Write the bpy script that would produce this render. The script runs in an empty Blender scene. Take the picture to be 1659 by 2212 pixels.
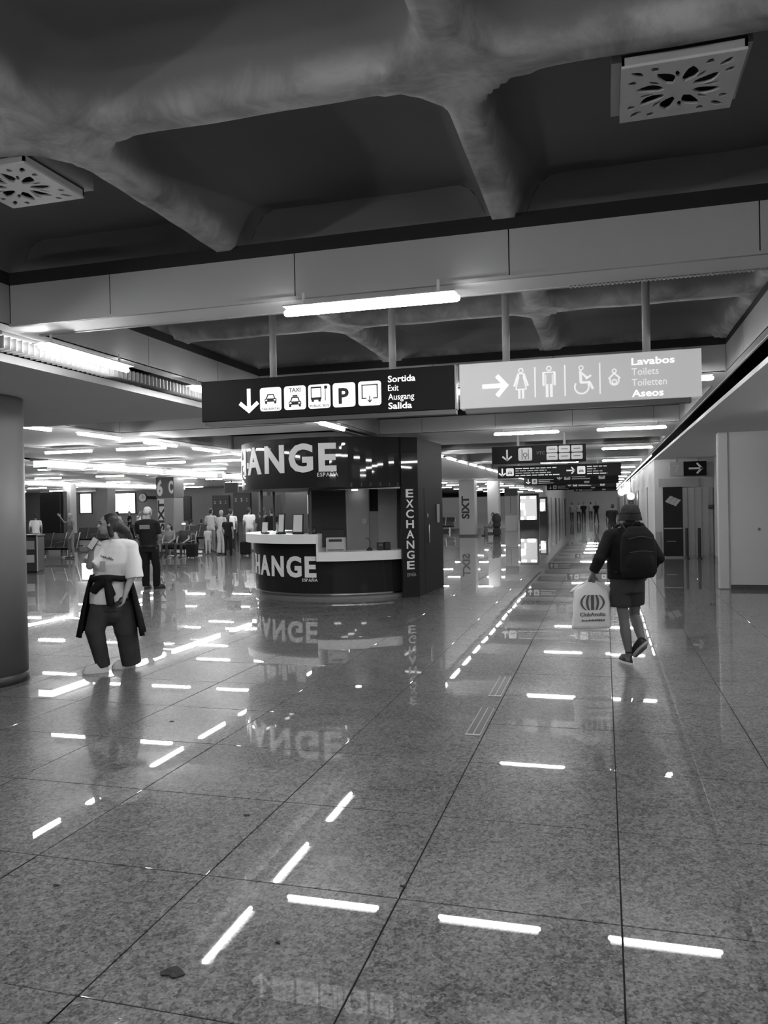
import bpy, bmesh, math, random
import numpy as np
from mathutils import Vector, Matrix

random.seed(7)
SC = bpy.context.scene
COL = SC.collection
PI = math.pi

# ------------------------------------------------------------------ camera
F_PX, YAW, PITCH, ROLL, CAM_H = 1695.6, 0.273977, -0.0078992, -0.019523, 1.838
fw = Vector((-math.sin(YAW) * math.cos(PITCH), math.cos(YAW) * math.cos(PITCH), math.sin(PITCH)))
rt = Vector((math.cos(YAW), math.sin(YAW), 0))
up = rt.cross(fw)
rt2 = rt * math.cos(ROLL) + up * math.sin(ROLL)
up2 = -rt * math.sin(ROLL) + up * math.cos(ROLL)
cd = bpy.data.cameras.new('camera')
cam = bpy.data.objects.new('camera', cd)
COL.objects.link(cam)
m = Matrix.Identity(4)
for i in range(3):
    m[i][0], m[i][1], m[i][2] = rt2[i], up2[i], -fw[i]
m[2][3] = CAM_H
cam.matrix_world = m
cd.sensor_fit = 'HORIZONTAL'
cd.sensor_width = 36.0
cd.lens = F_PX / 1659 * 36.0
cd.clip_end = 500
cd.clip_start = 0.05
SC.camera = cam

# ------------------------------------------------------------------ light and exposure
WORLD_GREY = 0.05
TUBE = 46.0            # radiance of the bare fluorescent tubes
w = bpy.data.worlds.new('world')
SC.world = w
w.use_nodes = True
w.node_tree.nodes['Background'].inputs[0].default_value = (1, 1, 1, 1)
w.node_tree.nodes['Background'].inputs[1].default_value = WORLD_GREY
SC.view_settings.view_transform = 'Standard'
SC.view_settings.look = 'None'
SC.view_settings.gamma = 1
SC.view_settings.use_curve_mapping = False
SC.view_settings.exposure = 0.88
SC.cycles.max_bounces = 7
SC.cycles.diffuse_bounces = 4
SC.cycles.glossy_bounces = 4
SC.cycles.transmission_bounces = 2
SC.cycles.caustics_reflective = False
SC.cycles.caustics_refractive = False
SC.cycles.sample_clamp_indirect = 6.0

# ------------------------------------------------------------------ materials (all neutral greys: the photograph is black and white)
def mat(name, v, rough=0.6, metal=0.0, spec=0.4, var=0.0, scale=8.0, coat=0.0, coat_rough=0.03, bump=0.0, bscale=60.0):
    M = bpy.data.materials.new(name)
    M.use_nodes = True
    nt = M.node_tree
    b = nt.nodes['Principled BSDF']
    b.inputs['Base Color'].default_value = (v, v, v, 1)
    b.inputs['Roughness'].default_value = rough
    b.inputs['Metallic'].default_value = metal
    b.inputs['Specular IOR Level'].default_value = spec
    b.inputs['Coat Weight'].default_value = coat
    b.inputs['Coat Roughness'].default_value = coat_rough
    if var or bump:
        tc = nt.nodes.new('ShaderNodeTexCoord')
    if var:
        n = nt.nodes.new('ShaderNodeTexNoise')
        n.inputs['Scale'].default_value = scale
        n.inputs['Detail'].default_value = 5
        n.inputs['Roughness'].default_value = 0.6
        nt.links.new(tc.outputs['Object'], n.inputs['Vector'])
        r = nt.nodes.new('ShaderNodeMapRange')
        r.inputs['From Min'].default_value = 0.25
        r.inputs['From Max'].default_value = 0.75
        r.inputs['To Min'].default_value = v * (1 - var)
        r.inputs['To Max'].default_value = v * (1 + var)
        nt.links.new(n.outputs['Fac'], r.inputs['Value'])
        nt.links.new(r.outputs['Result'], b.inputs['Base Color'])
    if bump:
        n2 = nt.nodes.new('ShaderNodeTexNoise')
        n2.inputs['Scale'].default_value = bscale
        n2.inputs['Detail'].default_value = 3
        nt.links.new(tc.outputs['Object'], n2.inputs['Vector'])
        bp = nt.nodes.new('ShaderNodeBump')
        bp.inputs['Strength'].default_value = bump
        bp.inputs['Distance'].default_value = 0.01
        nt.links.new(n2.outputs['Fac'], bp.inputs['Height'])
        nt.links.new(bp.outputs['Normal'], b.inputs['Normal'])
    return M

def emit(name, v, strength):
    M = bpy.data.materials.new(name)
    M.use_nodes = True
    b = M.node_tree.nodes['Principled BSDF']
    b.inputs['Base Color'].default_value = (v, v, v, 1)
    b.inputs['Emission Color'].default_value = (1, 1, 1, 1)
    b.inputs['Emission Strength'].default_value = strength
    return M

def terrazzo(name):
    M = bpy.data.materials.new(name)
    M.use_nodes = True
    nt = M.node_tree
    b = nt.nodes['Principled BSDF']
    g = nt.nodes.new('ShaderNodeNewGeometry')
    vo = nt.nodes.new('ShaderNodeTexVoronoi')
    vo.inputs['Scale'].default_value = 95
    nt.links.new(g.outputs['Position'], vo.inputs['Vector'])
    bw = nt.nodes.new('ShaderNodeRGBToBW')
    nt.links.new(vo.outputs['Color'], bw.inputs['Color'])
    v2 = nt.nodes.new('ShaderNodeTexVoronoi')
    v2.inputs['Scale'].default_value = 38
    nt.links.new(g.outputs['Position'], v2.inputs['Vector'])
    bw2 = nt.nodes.new('ShaderNodeRGBToBW')
    nt.links.new(v2.outputs['Color'], bw2.inputs['Color'])
    no = nt.nodes.new('ShaderNodeTexNoise')
    no.inputs['Scale'].default_value = 2.5
    no.inputs['Detail'].default_value = 6
    nt.links.new(g.outputs['Position'], no.inputs['Vector'])
    a = nt.nodes.new('ShaderNodeMath'); a.operation = 'MULTIPLY_ADD'
    a.inputs[1].default_value = 0.6
    nt.links.new(bw.outputs[0], a.inputs[0])
    c = nt.nodes.new('ShaderNodeMath'); c.operation = 'MULTIPLY'
    c.inputs[1].default_value = 0.4
    nt.links.new(bw2.outputs[0], c.inputs[0])
    nt.links.new(c.outputs[0], a.inputs[2])
    d = nt.nodes.new('ShaderNodeMath'); d.operation = 'MULTIPLY_ADD'
    d.inputs[1].default_value = 0.35
    nt.links.new(no.outputs['Fac'], d.inputs[0])
    nt.links.new(a.outputs[0], d.inputs[2])
    r = nt.nodes.new('ShaderNodeMapRange')
    r.inputs['From Min'].default_value = 0.35
    r.inputs['From Max'].default_value = 1.0
    r.inputs['To Min'].default_value = FLOOR_LO
    r.inputs['To Max'].default_value = FLOOR_HI
    nt.links.new(d.outputs[0], r.inputs['Value'])
    nt.links.new(r.outputs['Result'], b.inputs['Base Color'])
    b.inputs['Roughness'].default_value = 0.30
    b.inputs['Specular IOR Level'].default_value = 0.06
    b.inputs['Coat Weight'].default_value = 1.0
    b.inputs['Coat Roughness'].default_value = 0.012
    b.inputs['Coat IOR'].default_value = 1.42
    return M

def patchy(name, lo, hi, scale, rough=0.85):
    """bare concrete: pale worn patches over a darker ground"""
    M = bpy.data.materials.new(name)
    M.use_nodes = True
    nt = M.node_tree
    b = nt.nodes['Principled BSDF']
    tc = nt.nodes.new('ShaderNodeTexCoord')
    n = nt.nodes.new('ShaderNodeTexNoise')
    n.inputs['Scale'].default_value = scale
    n.inputs['Detail'].default_value = 8
    n.inputs['Roughness'].default_value = 0.65
    n.inputs['Distortion'].default_value = 0.6
    nt.links.new(tc.outputs['Object'], n.inputs['Vector'])
    r = nt.nodes.new('ShaderNodeMapRange')
    r.inputs['From Min'].default_value = 0.36
    r.inputs['From Max'].default_value = 0.62
    r.inputs['To Min'].default_value = lo
    r.inputs['To Max'].default_value = hi
    nt.links.new(n.outputs['Fac'], r.inputs['Value'])
    nt.links.new(r.outputs['Result'], b.inputs['Base Color'])
    b.inputs['Roughness'].default_value = rough
    b.inputs['Specular IOR Level'].default_value = 0.2
    return M

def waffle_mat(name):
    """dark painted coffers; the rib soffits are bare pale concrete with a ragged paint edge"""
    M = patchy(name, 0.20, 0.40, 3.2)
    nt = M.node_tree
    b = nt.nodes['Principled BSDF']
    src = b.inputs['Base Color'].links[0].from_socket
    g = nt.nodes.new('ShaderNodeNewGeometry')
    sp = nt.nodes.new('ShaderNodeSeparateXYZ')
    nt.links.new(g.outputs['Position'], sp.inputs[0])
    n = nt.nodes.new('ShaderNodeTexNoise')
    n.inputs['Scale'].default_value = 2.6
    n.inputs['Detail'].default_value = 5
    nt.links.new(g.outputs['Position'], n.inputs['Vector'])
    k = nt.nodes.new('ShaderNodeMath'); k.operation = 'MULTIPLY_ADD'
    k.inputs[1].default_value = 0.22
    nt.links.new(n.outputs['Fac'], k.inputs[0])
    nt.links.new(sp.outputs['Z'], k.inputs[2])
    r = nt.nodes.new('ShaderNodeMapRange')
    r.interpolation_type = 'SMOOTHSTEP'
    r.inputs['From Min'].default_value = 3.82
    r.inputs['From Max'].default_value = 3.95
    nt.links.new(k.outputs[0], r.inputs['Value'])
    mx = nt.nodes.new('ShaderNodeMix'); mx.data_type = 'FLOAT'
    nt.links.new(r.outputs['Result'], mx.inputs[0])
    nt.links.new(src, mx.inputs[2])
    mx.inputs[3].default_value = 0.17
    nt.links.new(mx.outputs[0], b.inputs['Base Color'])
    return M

FLOOR_LO, FLOOR_HI = 0.05, 0.26
MT = dict(
    floor=terrazzo('polished terrazzo'),
    joint=mat('dark floor joint', 0.02, 0.8),
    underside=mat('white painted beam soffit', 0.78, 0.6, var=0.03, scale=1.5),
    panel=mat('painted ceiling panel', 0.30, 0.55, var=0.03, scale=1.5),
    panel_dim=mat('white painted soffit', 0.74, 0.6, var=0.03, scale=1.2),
    rib=patchy('pale patchy concrete', 0.16, 0.44, 3.2),
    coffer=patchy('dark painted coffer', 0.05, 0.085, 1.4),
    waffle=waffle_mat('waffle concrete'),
    column_plate=mat('pale vent plate', 0.45, 0.5),
    gap=mat('black void', 0.012, 0.9),
    wall=mat('off white wall', 0.46, 0.6, var=0.03, scale=1.0),
    wall_mid=mat('mid grey wall', 0.33, 0.5, var=0.05, scale=1.0),
    column=mat('painted column', 0.16, 0.5, var=0.03, scale=1.0),
    sign_black=mat('black sign face', 0.006, 0.55, spec=0.12),
    sign_grey=mat('grey sign face', 0.42, 0.4),
    lit_grey=emit('backlit grey sign face', 0.4, 0.12),
    lit_white=emit('backlit white print', 0.8, 0.36),
    lit_pale=emit('backlit pale print', 0.6, 0.25),
    white=mat('white print', 0.85, 0.5),
    white_soft=mat('pale print', 0.62, 0.5),
    black=mat('black print', 0.015, 0.5),
    ink=mat('dark grey print', 0.09, 0.6),
    steel=mat('brushed steel', 0.55, 0.3, metal=1.0),
    chrome=mat('polished chrome', 0.85, 0.18, metal=1.0),
    grey_metal=mat('grey painted metal', 0.30, 0.4),
    dark_metal=mat('dark painted metal', 0.05, 0.4),
    kiosk=mat('dark glossy laminate', 0.016, 0.5, spec=0.1, coat=0.45, coat_rough=0.03),
    kiosk_side=mat('dark satin laminate', 0.025, 0.6, spec=0.08),
    kiosk_in=mat('dark inner lining', 0.055, 0.6),
    letter=mat('pale silver lettering', 0.82, 0.4),
    ledge=mat('white counter top', 0.86, 0.35),
    light_panel=mat('pale inner panel', 0.42, 0.5, var=0.06, scale=3),
    plastic=mat('black plastic', 0.02, 0.4),
    paper=mat('pale paper', 0.62, 0.7),
    cable=mat('dark cable', 0.03, 0.5),
    leaf=mat('dry leaf', 0.03, 0.8, var=0.3, scale=60),
    tube=emit('lit fluorescent tube', 0.9, TUBE),
    far_tube=emit('lit far fluorescent tube', 0.9, TUBE),
    slot_tube=emit('lit slot tube', 0.9, 10.0),
    dim_slot=emit('lit lamp inside louvre', 0.9, 4.5),
    cap=mat('tube end cap', 0.5, 0.4),
    slot=emit('lit slot lamp', 0.9, 3.6),
    unlit=mat('unlit diffuser', 0.6, 0.4),
    window=emit('daylit pane', 0.9, 2.6),
    lightbox=emit('backlit panel', 0.9, 2.2),
    screen=emit('lit screen', 0.5, 0.30),
    screen_hot=emit('bright screen patch', 0.9, 2.0),
    skin=mat('skin', 0.24, 0.55, spec=0.3),
    skin_pale=mat('pale skin', 0.32, 0.55, spec=0.3),
    skin_dark=mat('tanned skin', 0.13, 0.55, spec=0.3),
    cloth_white=mat('white cloth', 0.74, 0.85, spec=0.1, bump=0.35, bscale=14),
    cloth_pale=mat('pale grey cloth', 0.42, 0.85, spec=0.1, bump=0.3, bscale=14),
    cloth_mid=mat('mid grey cloth', 0.17, 0.85, spec=0.1, bump=0.3, bscale=14),
    cloth_dark=mat('dark cloth', 0.045, 0.85, spec=0.1, bump=0.4, bscale=14),
    cloth_black=mat('black cloth', 0.014, 0.85, spec=0.1, bump=0.4, bscale=14),
    denim=mat('dark washed denim', 0.05, 0.85, spec=0.1, bump=0.35, bscale=18, var=0.25, scale=5),
    hat=mat('dark woven hat', 0.035, 0.9, spec=0.1, bump=0.6, bscale=70, var=0.4, scale=25),
    hair_dark=mat('dark hair', 0.02, 0.5, var=0.4, scale=30),
    hair_grey=mat('grey hair', 0.42, 0.6, var=0.3, scale=30),
    hair_fair=mat('fair hair', 0.30, 0.6, var=0.3, scale=30),
    bag=mat('pale plastic bag', 0.78, 0.35, spec=0.4, bump=0.6, bscale=9),
    seat=mat('black seat shell', 0.022, 0.45),
)

# ------------------------------------------------------------------ mesh helpers
class MB:
    """collects simple shapes, then links them as ONE mesh object"""
    def __init__(s):
        s.v, s.f, s.mi = [], [], []
    def add(s, vs, fs, mi=0):
        o = len(s.v)
        s.v += [tuple(p) for p in vs]
        s.f += [tuple(i + o for i in f) for f in fs]
        s.mi += [mi] * len(fs)
        return s
    def box(s, x0, x1, y0, y1, z0, z1, mi=0):
        vs = [(x, y, z) for z in (z0, z1) for y in (y0, y1) for x in (x0, x1)]
        return s.add(vs, [(0, 2, 3, 1), (4, 5, 7, 6), (0, 1, 5, 4), (2, 6, 7, 3), (0, 4, 6, 2), (1, 3, 7, 5)], mi)
    def bbox(s, x0, x1, y0, y1, z0, z1, b=0.01, mi=0):
        """box with chamfered upright and level edges"""
        xs, ys, zs = (x0, x0 + b, x1 - b, x1), (y0, y0 + b, y1 - b, y1), (z0, z0 + b, z1 - b, z1)
        bm = bmesh.new()
        bmesh.ops.create_cube(bm, size=1)
        for v in bm.verts:
            v.co = Vector(((x0 + x1) / 2 + v.co.x * (x1 - x0), (y0 + y1) / 2 + v.co.y * (y1 - y0), (z0 + z1) / 2 + v.co.z * (z1 - z0)))
        bmesh.ops.bevel(bm, geom=list(bm.edges), offset=b, segments=1, affect='EDGES')
        bm.verts.index_update()
        s.add([v.co[:] for v in bm.verts], [tuple(v.index for v in f.verts) for f in bm.faces], mi)
        bm.free()
        return s
    def quad(s, a, b, c, d, mi=0):
        return s.add([a, b, c, d], [(0, 1, 2, 3)], mi)
    def cyl(s, p0, p1, r0, r1=None, n=12, mi=0, caps=True):
        r1 = r0 if r1 is None else r1
        p0, p1 = Vector(p0), Vector(p1)
        d = (p1 - p0).normalized()
        a = d.orthogonal().normalized()
        b = d.cross(a)
        vs = []
        for p, r in ((p0, r0), (p1, r1)):
            for i in range(n):
                t = 2 * PI * i / n
                vs.append(p + a * (r * math.cos(t)) + b * (r * math.sin(t)))
        fs = [(i, (i + 1) % n, n + (i + 1) % n, n + i) for i in range(n)]
        if caps:
            fs += [tuple(range(n - 1, -1, -1)), tuple(range(n, 2 * n))]
        return s.add(vs, fs, mi)
    def tube(s, pts, r, n=8, mi=0):
        for a, b in zip(pts[:-1], pts[1:]):
            s.capsule(a, b, r, r, n, mi, 2)
        return s
    def capsule(s, p0, p1, r0, r1, n=12, mi=0, k=3, flat=None):
        """tapered limb with round ends; flat=(axis vector, factor) squashes the section along that axis"""
        p0, p1 = Vector(p0), Vector(p1)
        d = p1 - p0
        L = d.length
        d = d / L if L > 1e-6 else Vector((0, 0, 1))
        a = d.orthogonal().normalized()
        b = d.cross(a)
        rings = []
        for i in range(1, k + 1):
            t = -PI / 2 + PI / 2 * i / k
            rings.append((p0 + d * (r0 * math.sin(t)), r0 * math.cos(t)))
        for i in range(0, k):
            t = PI / 2 * i / k
            rings.append((p1 + d * (r1 * math.sin(t)), r1 * math.cos(t)))
        vs, fs = [p0 - d * r0], []
        for c, r in rings:
            for i in range(n):
                t = 2 * PI * i / n
                o = a * (r * math.cos(t)) + b * (r * math.sin(t))
                if flat:
                    ax = Vector(flat[0])
                    o = o - ax * (o.dot(ax) * (1 - flat[1]))
                vs.append(c + o)
        vs.append(p1 + d * r1)
        m_ = len(rings)
        for i in range(n):
            fs.append((0, 1 + (i + 1) % n, 1 + i))
            for j in range(m_ - 1):
                u, v_ = 1 + j * n, 1 + (j + 1) * n
                fs.append((u + i, u + (i + 1) % n, v_ + (i + 1) % n, v_ + i))
            u = 1 + (m_ - 1) * n
            fs.append((u + i, u + (i + 1) % n, len(vs) - 1))
        return s.add(vs, fs, mi)
    def ell(s, c, r, n=12, mi=0, rot=None):
        k = max(4, n // 2)
        c = Vector(c)
        R = rot or Matrix.Identity(3)
        vs, fs = [c + R @ Vector((0, 0, -r[2]))], []
        for j in range(1, k):
            t = -PI / 2 + PI * j / k
            for i in range(n):
                u = 2 * PI * i / n
                vs.append(c + R @ Vector((r[0] * math.cos(t) * math.cos(u), r[1] * math.cos(t) * math.sin(u), r[2] * math.sin(t))))
        vs.append(c + R @ Vector((0, 0, r[2])))
        for i in range(n):
            fs.append((0, 1 + (i + 1) % n, 1 + i))
            for j in range(k - 2):
                a, b = 1 + j * n, 1 + (j + 1) * n
                fs.append((a + i, a + (i + 1) % n, b + (i + 1) % n, b + i))
            a = 1 + (k - 2) * n
            fs.append((a + i, a + (i + 1) % n, len(vs) - 1))
        return s.add(vs, fs, mi)
    def loft(s, rings, n=16, mi=0, close=True):
        """rings: (cx, cy, z, rx, ry) stacked sections"""
        vs, fs = [], []
        for cx, cy, z, rx, ry in rings:
            for i in range(n):
                t = 2 * PI * i / n
                vs.append((cx + rx * math.cos(t), cy + ry * math.sin(t), z))
        for j in range(len(rings) - 1):
            for i in range(n):
                fs.append((j * n + i, j * n + (i + 1) % n, (j + 1) * n + (i + 1) % n, (j + 1) * n + i))
        if close:
            fs += [tuple(range(n - 1, -1, -1)), tuple(range((len(rings) - 1) * n, len(rings) * n))]
        return s.add(vs, fs, mi)
    def prism(s, poly, lo, hi, axis='y', mi=0):
        """flat outline (u, w) given thickness along axis: 'y' -> (u, y, w), 'z' -> (u, w, z), 'x' -> (x, u, w)"""
        n = len(poly)
        P = {'y': lambda u, w_, t: (u, t, w_), 'z': lambda u, w_, t: (u, w_, t), 'x': lambda u, w_, t: (t, u, w_)}[axis]
        vs = [P(u, w_, lo) for u, w_ in poly] + [P(u, w_, hi) for u, w_ in poly]
        fs = [tuple(range(n)), tuple(range(2 * n - 1, n - 1, -1))] + [(i, n + i, n + (i + 1) % n, (i + 1) % n) for i in range(n)]
        return s.add(vs, fs, mi)
    def ring(s, cx, cy, r0, r1, a0, a1, z0, z1, step=6.0, mi=0):
        """part of a round wall; angles in degrees, 0 faces -Y, positive turns towards +X"""
        n = max(1, int(abs(a1 - a0) / step + 0.5))
        vs, fs = [], []
        for i in range(n + 1):
            t = math.radians(a0 + (a1 - a0) * i / n)
            sx, sy = math.sin(t), -math.cos(t)
            for r, z in ((r0, z0), (r1, z0), (r1, z1), (r0, z1)):
                vs.append((cx + r * sx, cy + r * sy, z))
        for i in range(n):
            a, b = 4 * i, 4 * i + 4
            for j in range(4):
                k = (j + 1) % 4
                fs.append((a + j, b + j, b + k, a + k))
        fs += [(0, 1, 2, 3), (4 * n + 3, 4 * n + 2, 4 * n + 1, 4 * n)]
        return s.add(vs, fs, mi)
    def build(s, name, m_, parent=None, loc=None, smooth=False):
        me = bpy.data.meshes.new(name)
        me.from_pydata(s.v, [], s.f)
        me.validate()
        for x in (m_ if isinstance(m_, (list, tuple)) else [m_]):
            me.materials.append(MT[x] if isinstance(x, str) else x)
        if len(me.polygons) == len(s.mi):
            me.polygons.foreach_set('material_index', s.mi)
        bm = bmesh.new()
        bm.from_mesh(me)
        bmesh.ops.recalc_face_normals(bm, faces=bm.faces)
        bm.to_mesh(me)
        bm.free()
        if smooth:
            me.polygons.foreach_set('use_smooth', [True] * len(me.polygons))
        return link(name, me, parent, loc)

def link(name, me, parent=None, loc=None):
    o = bpy.data.objects.new(name, me)
    COL.objects.link(o)
    if parent is not None:
        o.parent = parent
    if loc is not None:
        o.location = loc
    return o

def thing(name, label, cat, loc=(0, 0, 0), rotz=0.0, group=None):
    o = bpy.data.objects.new(name, None)
    COL.objects.link(o)
    o.location = loc
    o.rotation_euler = (0, 0, rotz)
    o.empty_display_size = 0.2
    return tag(o, label, cat, group)

def tag(o, label, cat, group=None):
    o['label'] = label
    o['category'] = cat
    if group:
        o['group'] = group
    return o

def struct(o):
    o['kind'] = 'structure'
    return o

def dup(root, loc, label, group=None, rotz=None):
    r = root.copy()
    COL.objects.link(r)
    r.location = loc
    if rotz is not None:
        r.rotation_euler = (0, 0, rotz)
    r['label'] = label
    if group:
        r['group'] = group
    for ch in list(root.children):
        c = ch.copy()
        COL.objects.link(c)
        c.parent = r
        for g in list(ch.children):
            d = g.copy()
            COL.objects.link(d)
            d.parent = c
    return r

ORD = 'first second third fourth fifth sixth seventh eighth ninth tenth eleventh twelfth thirteenth fourteenth fifteenth sixteenth seventeenth eighteenth nineteenth twentieth'.split()

# --- lettering: the built-in font turned into thin raised print
def text_geo(body, size, bold=0.0, depth=0.003, align='LEFT', spacing=1.0, res=3):
    cu = bpy.data.curves.new('t', 'FONT')
    cu.body = body
    cu.size = size
    cu.offset = bold * size
    cu.extrude = depth / 2
    cu.align_x = align
    cu.space_character = spacing
    cu.resolution_u = res
    o = bpy.data.objects.new('t', cu)
    COL.objects.link(o)
    dg = bpy.context.evaluated_depsgraph_get()
    me = bpy.data.meshes.new_from_object(o.evaluated_get(dg))
    vs = [v.co[:] for v in me.vertices]
    fs = [tuple(p.vertices) for p in me.polygons]
    bpy.data.objects.remove(o)
    bpy.data.curves.remove(cu)
    bpy.data.meshes.remove(me)
    return vs, fs

def fit_text(body, x0, x1, base, cap, y, name, m_, parent, bold=0.0):
    """line of print on a face that looks towards -Y: spans x0..x1, baseline at base, capital height cap"""
    vs, fs = text_geo(body, 1.0, bold)
    lo, hi = min(v[0] for v in vs), max(v[0] for v in vs)
    k = cap / 0.70
    sx = (x1 - x0) / (hi - lo) if x1 is not None else k
    mb = MB()
    mb.add([(x0 + (v[0] - lo) * sx, y - 0.0015 + v[2], base + v[1] * k) for v in vs], fs)
    return mb.build(name, m_, parent)

def rrect(x0, x1, z0, z1, r, n=4):
    out = []
    for cx, cz, a in ((x1 - r, z1 - r, 0), (x0 + r, z1 - r, 90), (x0 + r, z0 + r, 180), (x1 - r, z0 + r, 270)):
        for i in range(n + 1):
            t = math.radians(a + 90 * i / n)
            out.append((cx + r * math.cos(t), cz + r * math.sin(t)))
    return out

def disc(cx, cz, r, n=14):
    return [(cx + r * math.cos(2 * PI * i / n), cz + r * math.sin(2 * PI * i / n)) for i in range(n)]

def stroke(a, b, wd):
    ax, az = a
    bx, bz = b
    l = math.hypot(bx - ax, bz - az)
    nx, nz = -(bz - az) / l * wd / 2, (bx - ax) / l * wd / 2
    return [(ax + nx, az + nz), (ax - nx, az - nz), (bx - nx, bz - nz), (bx + nx, bz + nz)]

def arc_strip(cx, cz, r, wd, a0, a1, n=14):
    o = [(cx + (r + wd / 2) * math.cos(math.radians(a0 + (a1 - a0) * i / n)), cz + (r + wd / 2) * math.sin(math.radians(a0 + (a1 - a0) * i / n))) for i in range(n + 1)]
    i_ = [(cx + (r - wd / 2) * math.cos(math.radians(a0 + (a1 - a0) * i / n)), cz + (r - wd / 2) * math.sin(math.radians(a0 + (a1 - a0) * i / n))) for i in range(n, -1, -1)]
    return o + i_

# ================================================================== FLOOR
JX, JY = -1.95766, 2.53069          # one joint in each direction; the tiles are 1 x 1
def to_px(x, y, z):
    v = Vector((x, y, z - CAM_H))
    d = v.dot(fw)
    return (829.5 + F_PX * v.dot(rt2) / d, 1106 - F_PX * v.dot(up2) / d, d)

floor = struct(bpy.data.objects.new('floor', None))
COL.objects.link(floor)
floor['label'] = 'polished speckled terrazzo floor of large square tiles'
MB().box(-56, 14, -7, 165, -0.08, -0.007).build('floor_bed', 'joint', floor)
cells = []
for i in range(-54, 15):
    for j in range(-9, 162):
        x0, y0 = JX + i, JY + j
        if x0 < -56 or x0 > 13 or y0 < -7 or y0 > 163:
            continue
        a = 0
        cx, cy = x0 + .5, y0 + .5
        if cy > 0.9:
            px, py, d = to_px(cx, cy, 0)
            if d > 0.8 and -160 < px < 1820 and py < 2450:
                a = 1 / d ** 3
        cells.append((a, x0, y0))
cells.sort(reverse=True)
G_ = 0.0035
tm = MB().bbox(-.5 + G_, .5 - G_, -.5 + G_, .5 - G_, -0.006, 0, 0.0018)
tile0 = tm.build('tile', 'floor', floor)
rng = random.Random(3)
for k, (a, x0, y0) in enumerate(cells[:298]):
    o = tile0 if k == 0 else tile0.copy()
    if k:
        COL.objects.link(o)
        o.parent = floor
    o.location = (x0 + .5, y0 + .5, 0)
    o.rotation_euler = (rng.gauss(0, .0004), rng.gauss(0, .0004), 0)
far = MB()
for a, x0, y0 in cells[298:]:
    far.quad((x0 + G_, y0 + G_, 0), (x0 + 1 - G_, y0 + G_, 0), (x0 + 1 - G_, y0 + 1 - G_, 0), (x0 + G_, y0 + 1 - G_, 0))
o = far.build('tile_field', 'floor', floor)
o['kind'] = 'stuff'

# ================================================================== CEILING
ceil = struct(bpy.data.objects.new('ceiling', None))
COL.objects.link(ceil)
ceil['label'] = 'pale boxed ceiling beams around dark concrete coffers'
ZB, ZT, ZR, ZS = 3.30, 3.615, 3.69, 4.05
MB().box(-56, 14, -7, 165, 4.2, 4.3).build('roof_slab', 'gap', ceil)
XA, XB = -4.45, 1.37
near_pits = [(XA, XB, -3.4, 5.14), (XA, XB, 5.48, 9.75), (XA, XB, 10.9, 15.6)]
far_pits = [(XA, XB, a, b) for a, b in ((18.9, 20.8), (22.6, 26.85), (28.6, 32.6), (34.4, 38.4), (40.2, 44.2), (46, 50), (52, 56), (58, 62), (64, 68), (70, 74), (76, 80), (82, 86), (88, 92), (94, 98))]
far_pits += [(-8.76, -5.0, a, b) for a, b in ((9.95, 12.9), (14.2, 17.6), (19.2, 22.8))]
# underside of the beams: everything that is neither pit nor soffit nor lamp slot
pits = near_pits + far_pits
skip = [(-14.6, -4.62, -7, 9.75), (-4.80, -4.62, 9.75, 60)] + [(x - .32, x + .32, 14, 46) for x in (-15.05, -25.05)]
xs = sorted({-56, 1.46} | {v for p in pits + skip for v in p[:2]})
ys = sorted({-7, 165} | {v for p in pits + skip for v in p[2:]})
und = MB()
for xa, xb in zip(xs[:-1], xs[1:]):
    run = None
    for ya, yb in zip(ys[:-1], ys[1:]):
        cx, cy = (xa + xb) / 2, (ya + yb) / 2
        hole = any(p[0] < cx < p[1] and p[2] < cy < p[3] for p in pits + skip)
        if hole or yb == ys[-1]:
            if run is not None:
                und.box(xa, xb, run, ya if hole else yb, ZB, ZB + .012)
            run = None
        elif run is None:
            run = ya
und.build('beam_underside', 'underside', ceil)
# facing panels of the near beams, one by one, with open joints; of the far pits joined
def lining(pit, single, step=1.49, off=0.0):
    xa, xb, ya, yb = pit
    t, g = 0.02, 0.004
    jobs = []
    def cuts(a, b, o):
        c = [a]
        v = o
        while v < b - .05:
            if v > a + .05:
                c.append(v)
            v += step
        return c + [b]
    for y, s in ((yb, 1), (ya, -1)):
        cs = cuts(xa, xb, -0.57 - step * 4)
        for a, b in zip(cs[:-1], cs[1:]):
            jobs.append((a + g, b - g, min(y, y + s * t), max(y, y + s * t)))
    for x, s in ((xa, -1), (xb, 1)):
        cs = cuts(ya, yb, ya + 1.6)
        for a, b in zip(cs[:-1], cs[1:]):
            jobs.append((min(x, x + s * t), max(x, x + s * t), a + g, b - g))
    if single:
        for j in jobs:
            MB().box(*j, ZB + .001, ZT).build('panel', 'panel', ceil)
    else:
        return jobs
for p in near_pits:
    lining(p, True)
fl = MB()
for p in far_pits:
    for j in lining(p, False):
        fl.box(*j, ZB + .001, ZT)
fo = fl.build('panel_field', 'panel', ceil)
fo['kind'] = 'stuff'
bk = MB()                               # dark backing behind the panel joints of the near beams
for xa, xb, ya, yb in near_pits:
    bk.box(xa - .05, xa - .024, ya, yb, ZB + .012, ZT).box(xb + .024, xb + .05, ya, yb, ZB + .012, ZT)
    bk.box(xa, xb, ya - .05, ya - .024, ZB + .012, ZT).box(xa, xb, yb + .024, yb + .05, ZB + .012, ZT)
bk.build('joint_backing', 'gap', ceil)
gp = MB()                               # black strips painting the shade between beam casings and slab
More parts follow.
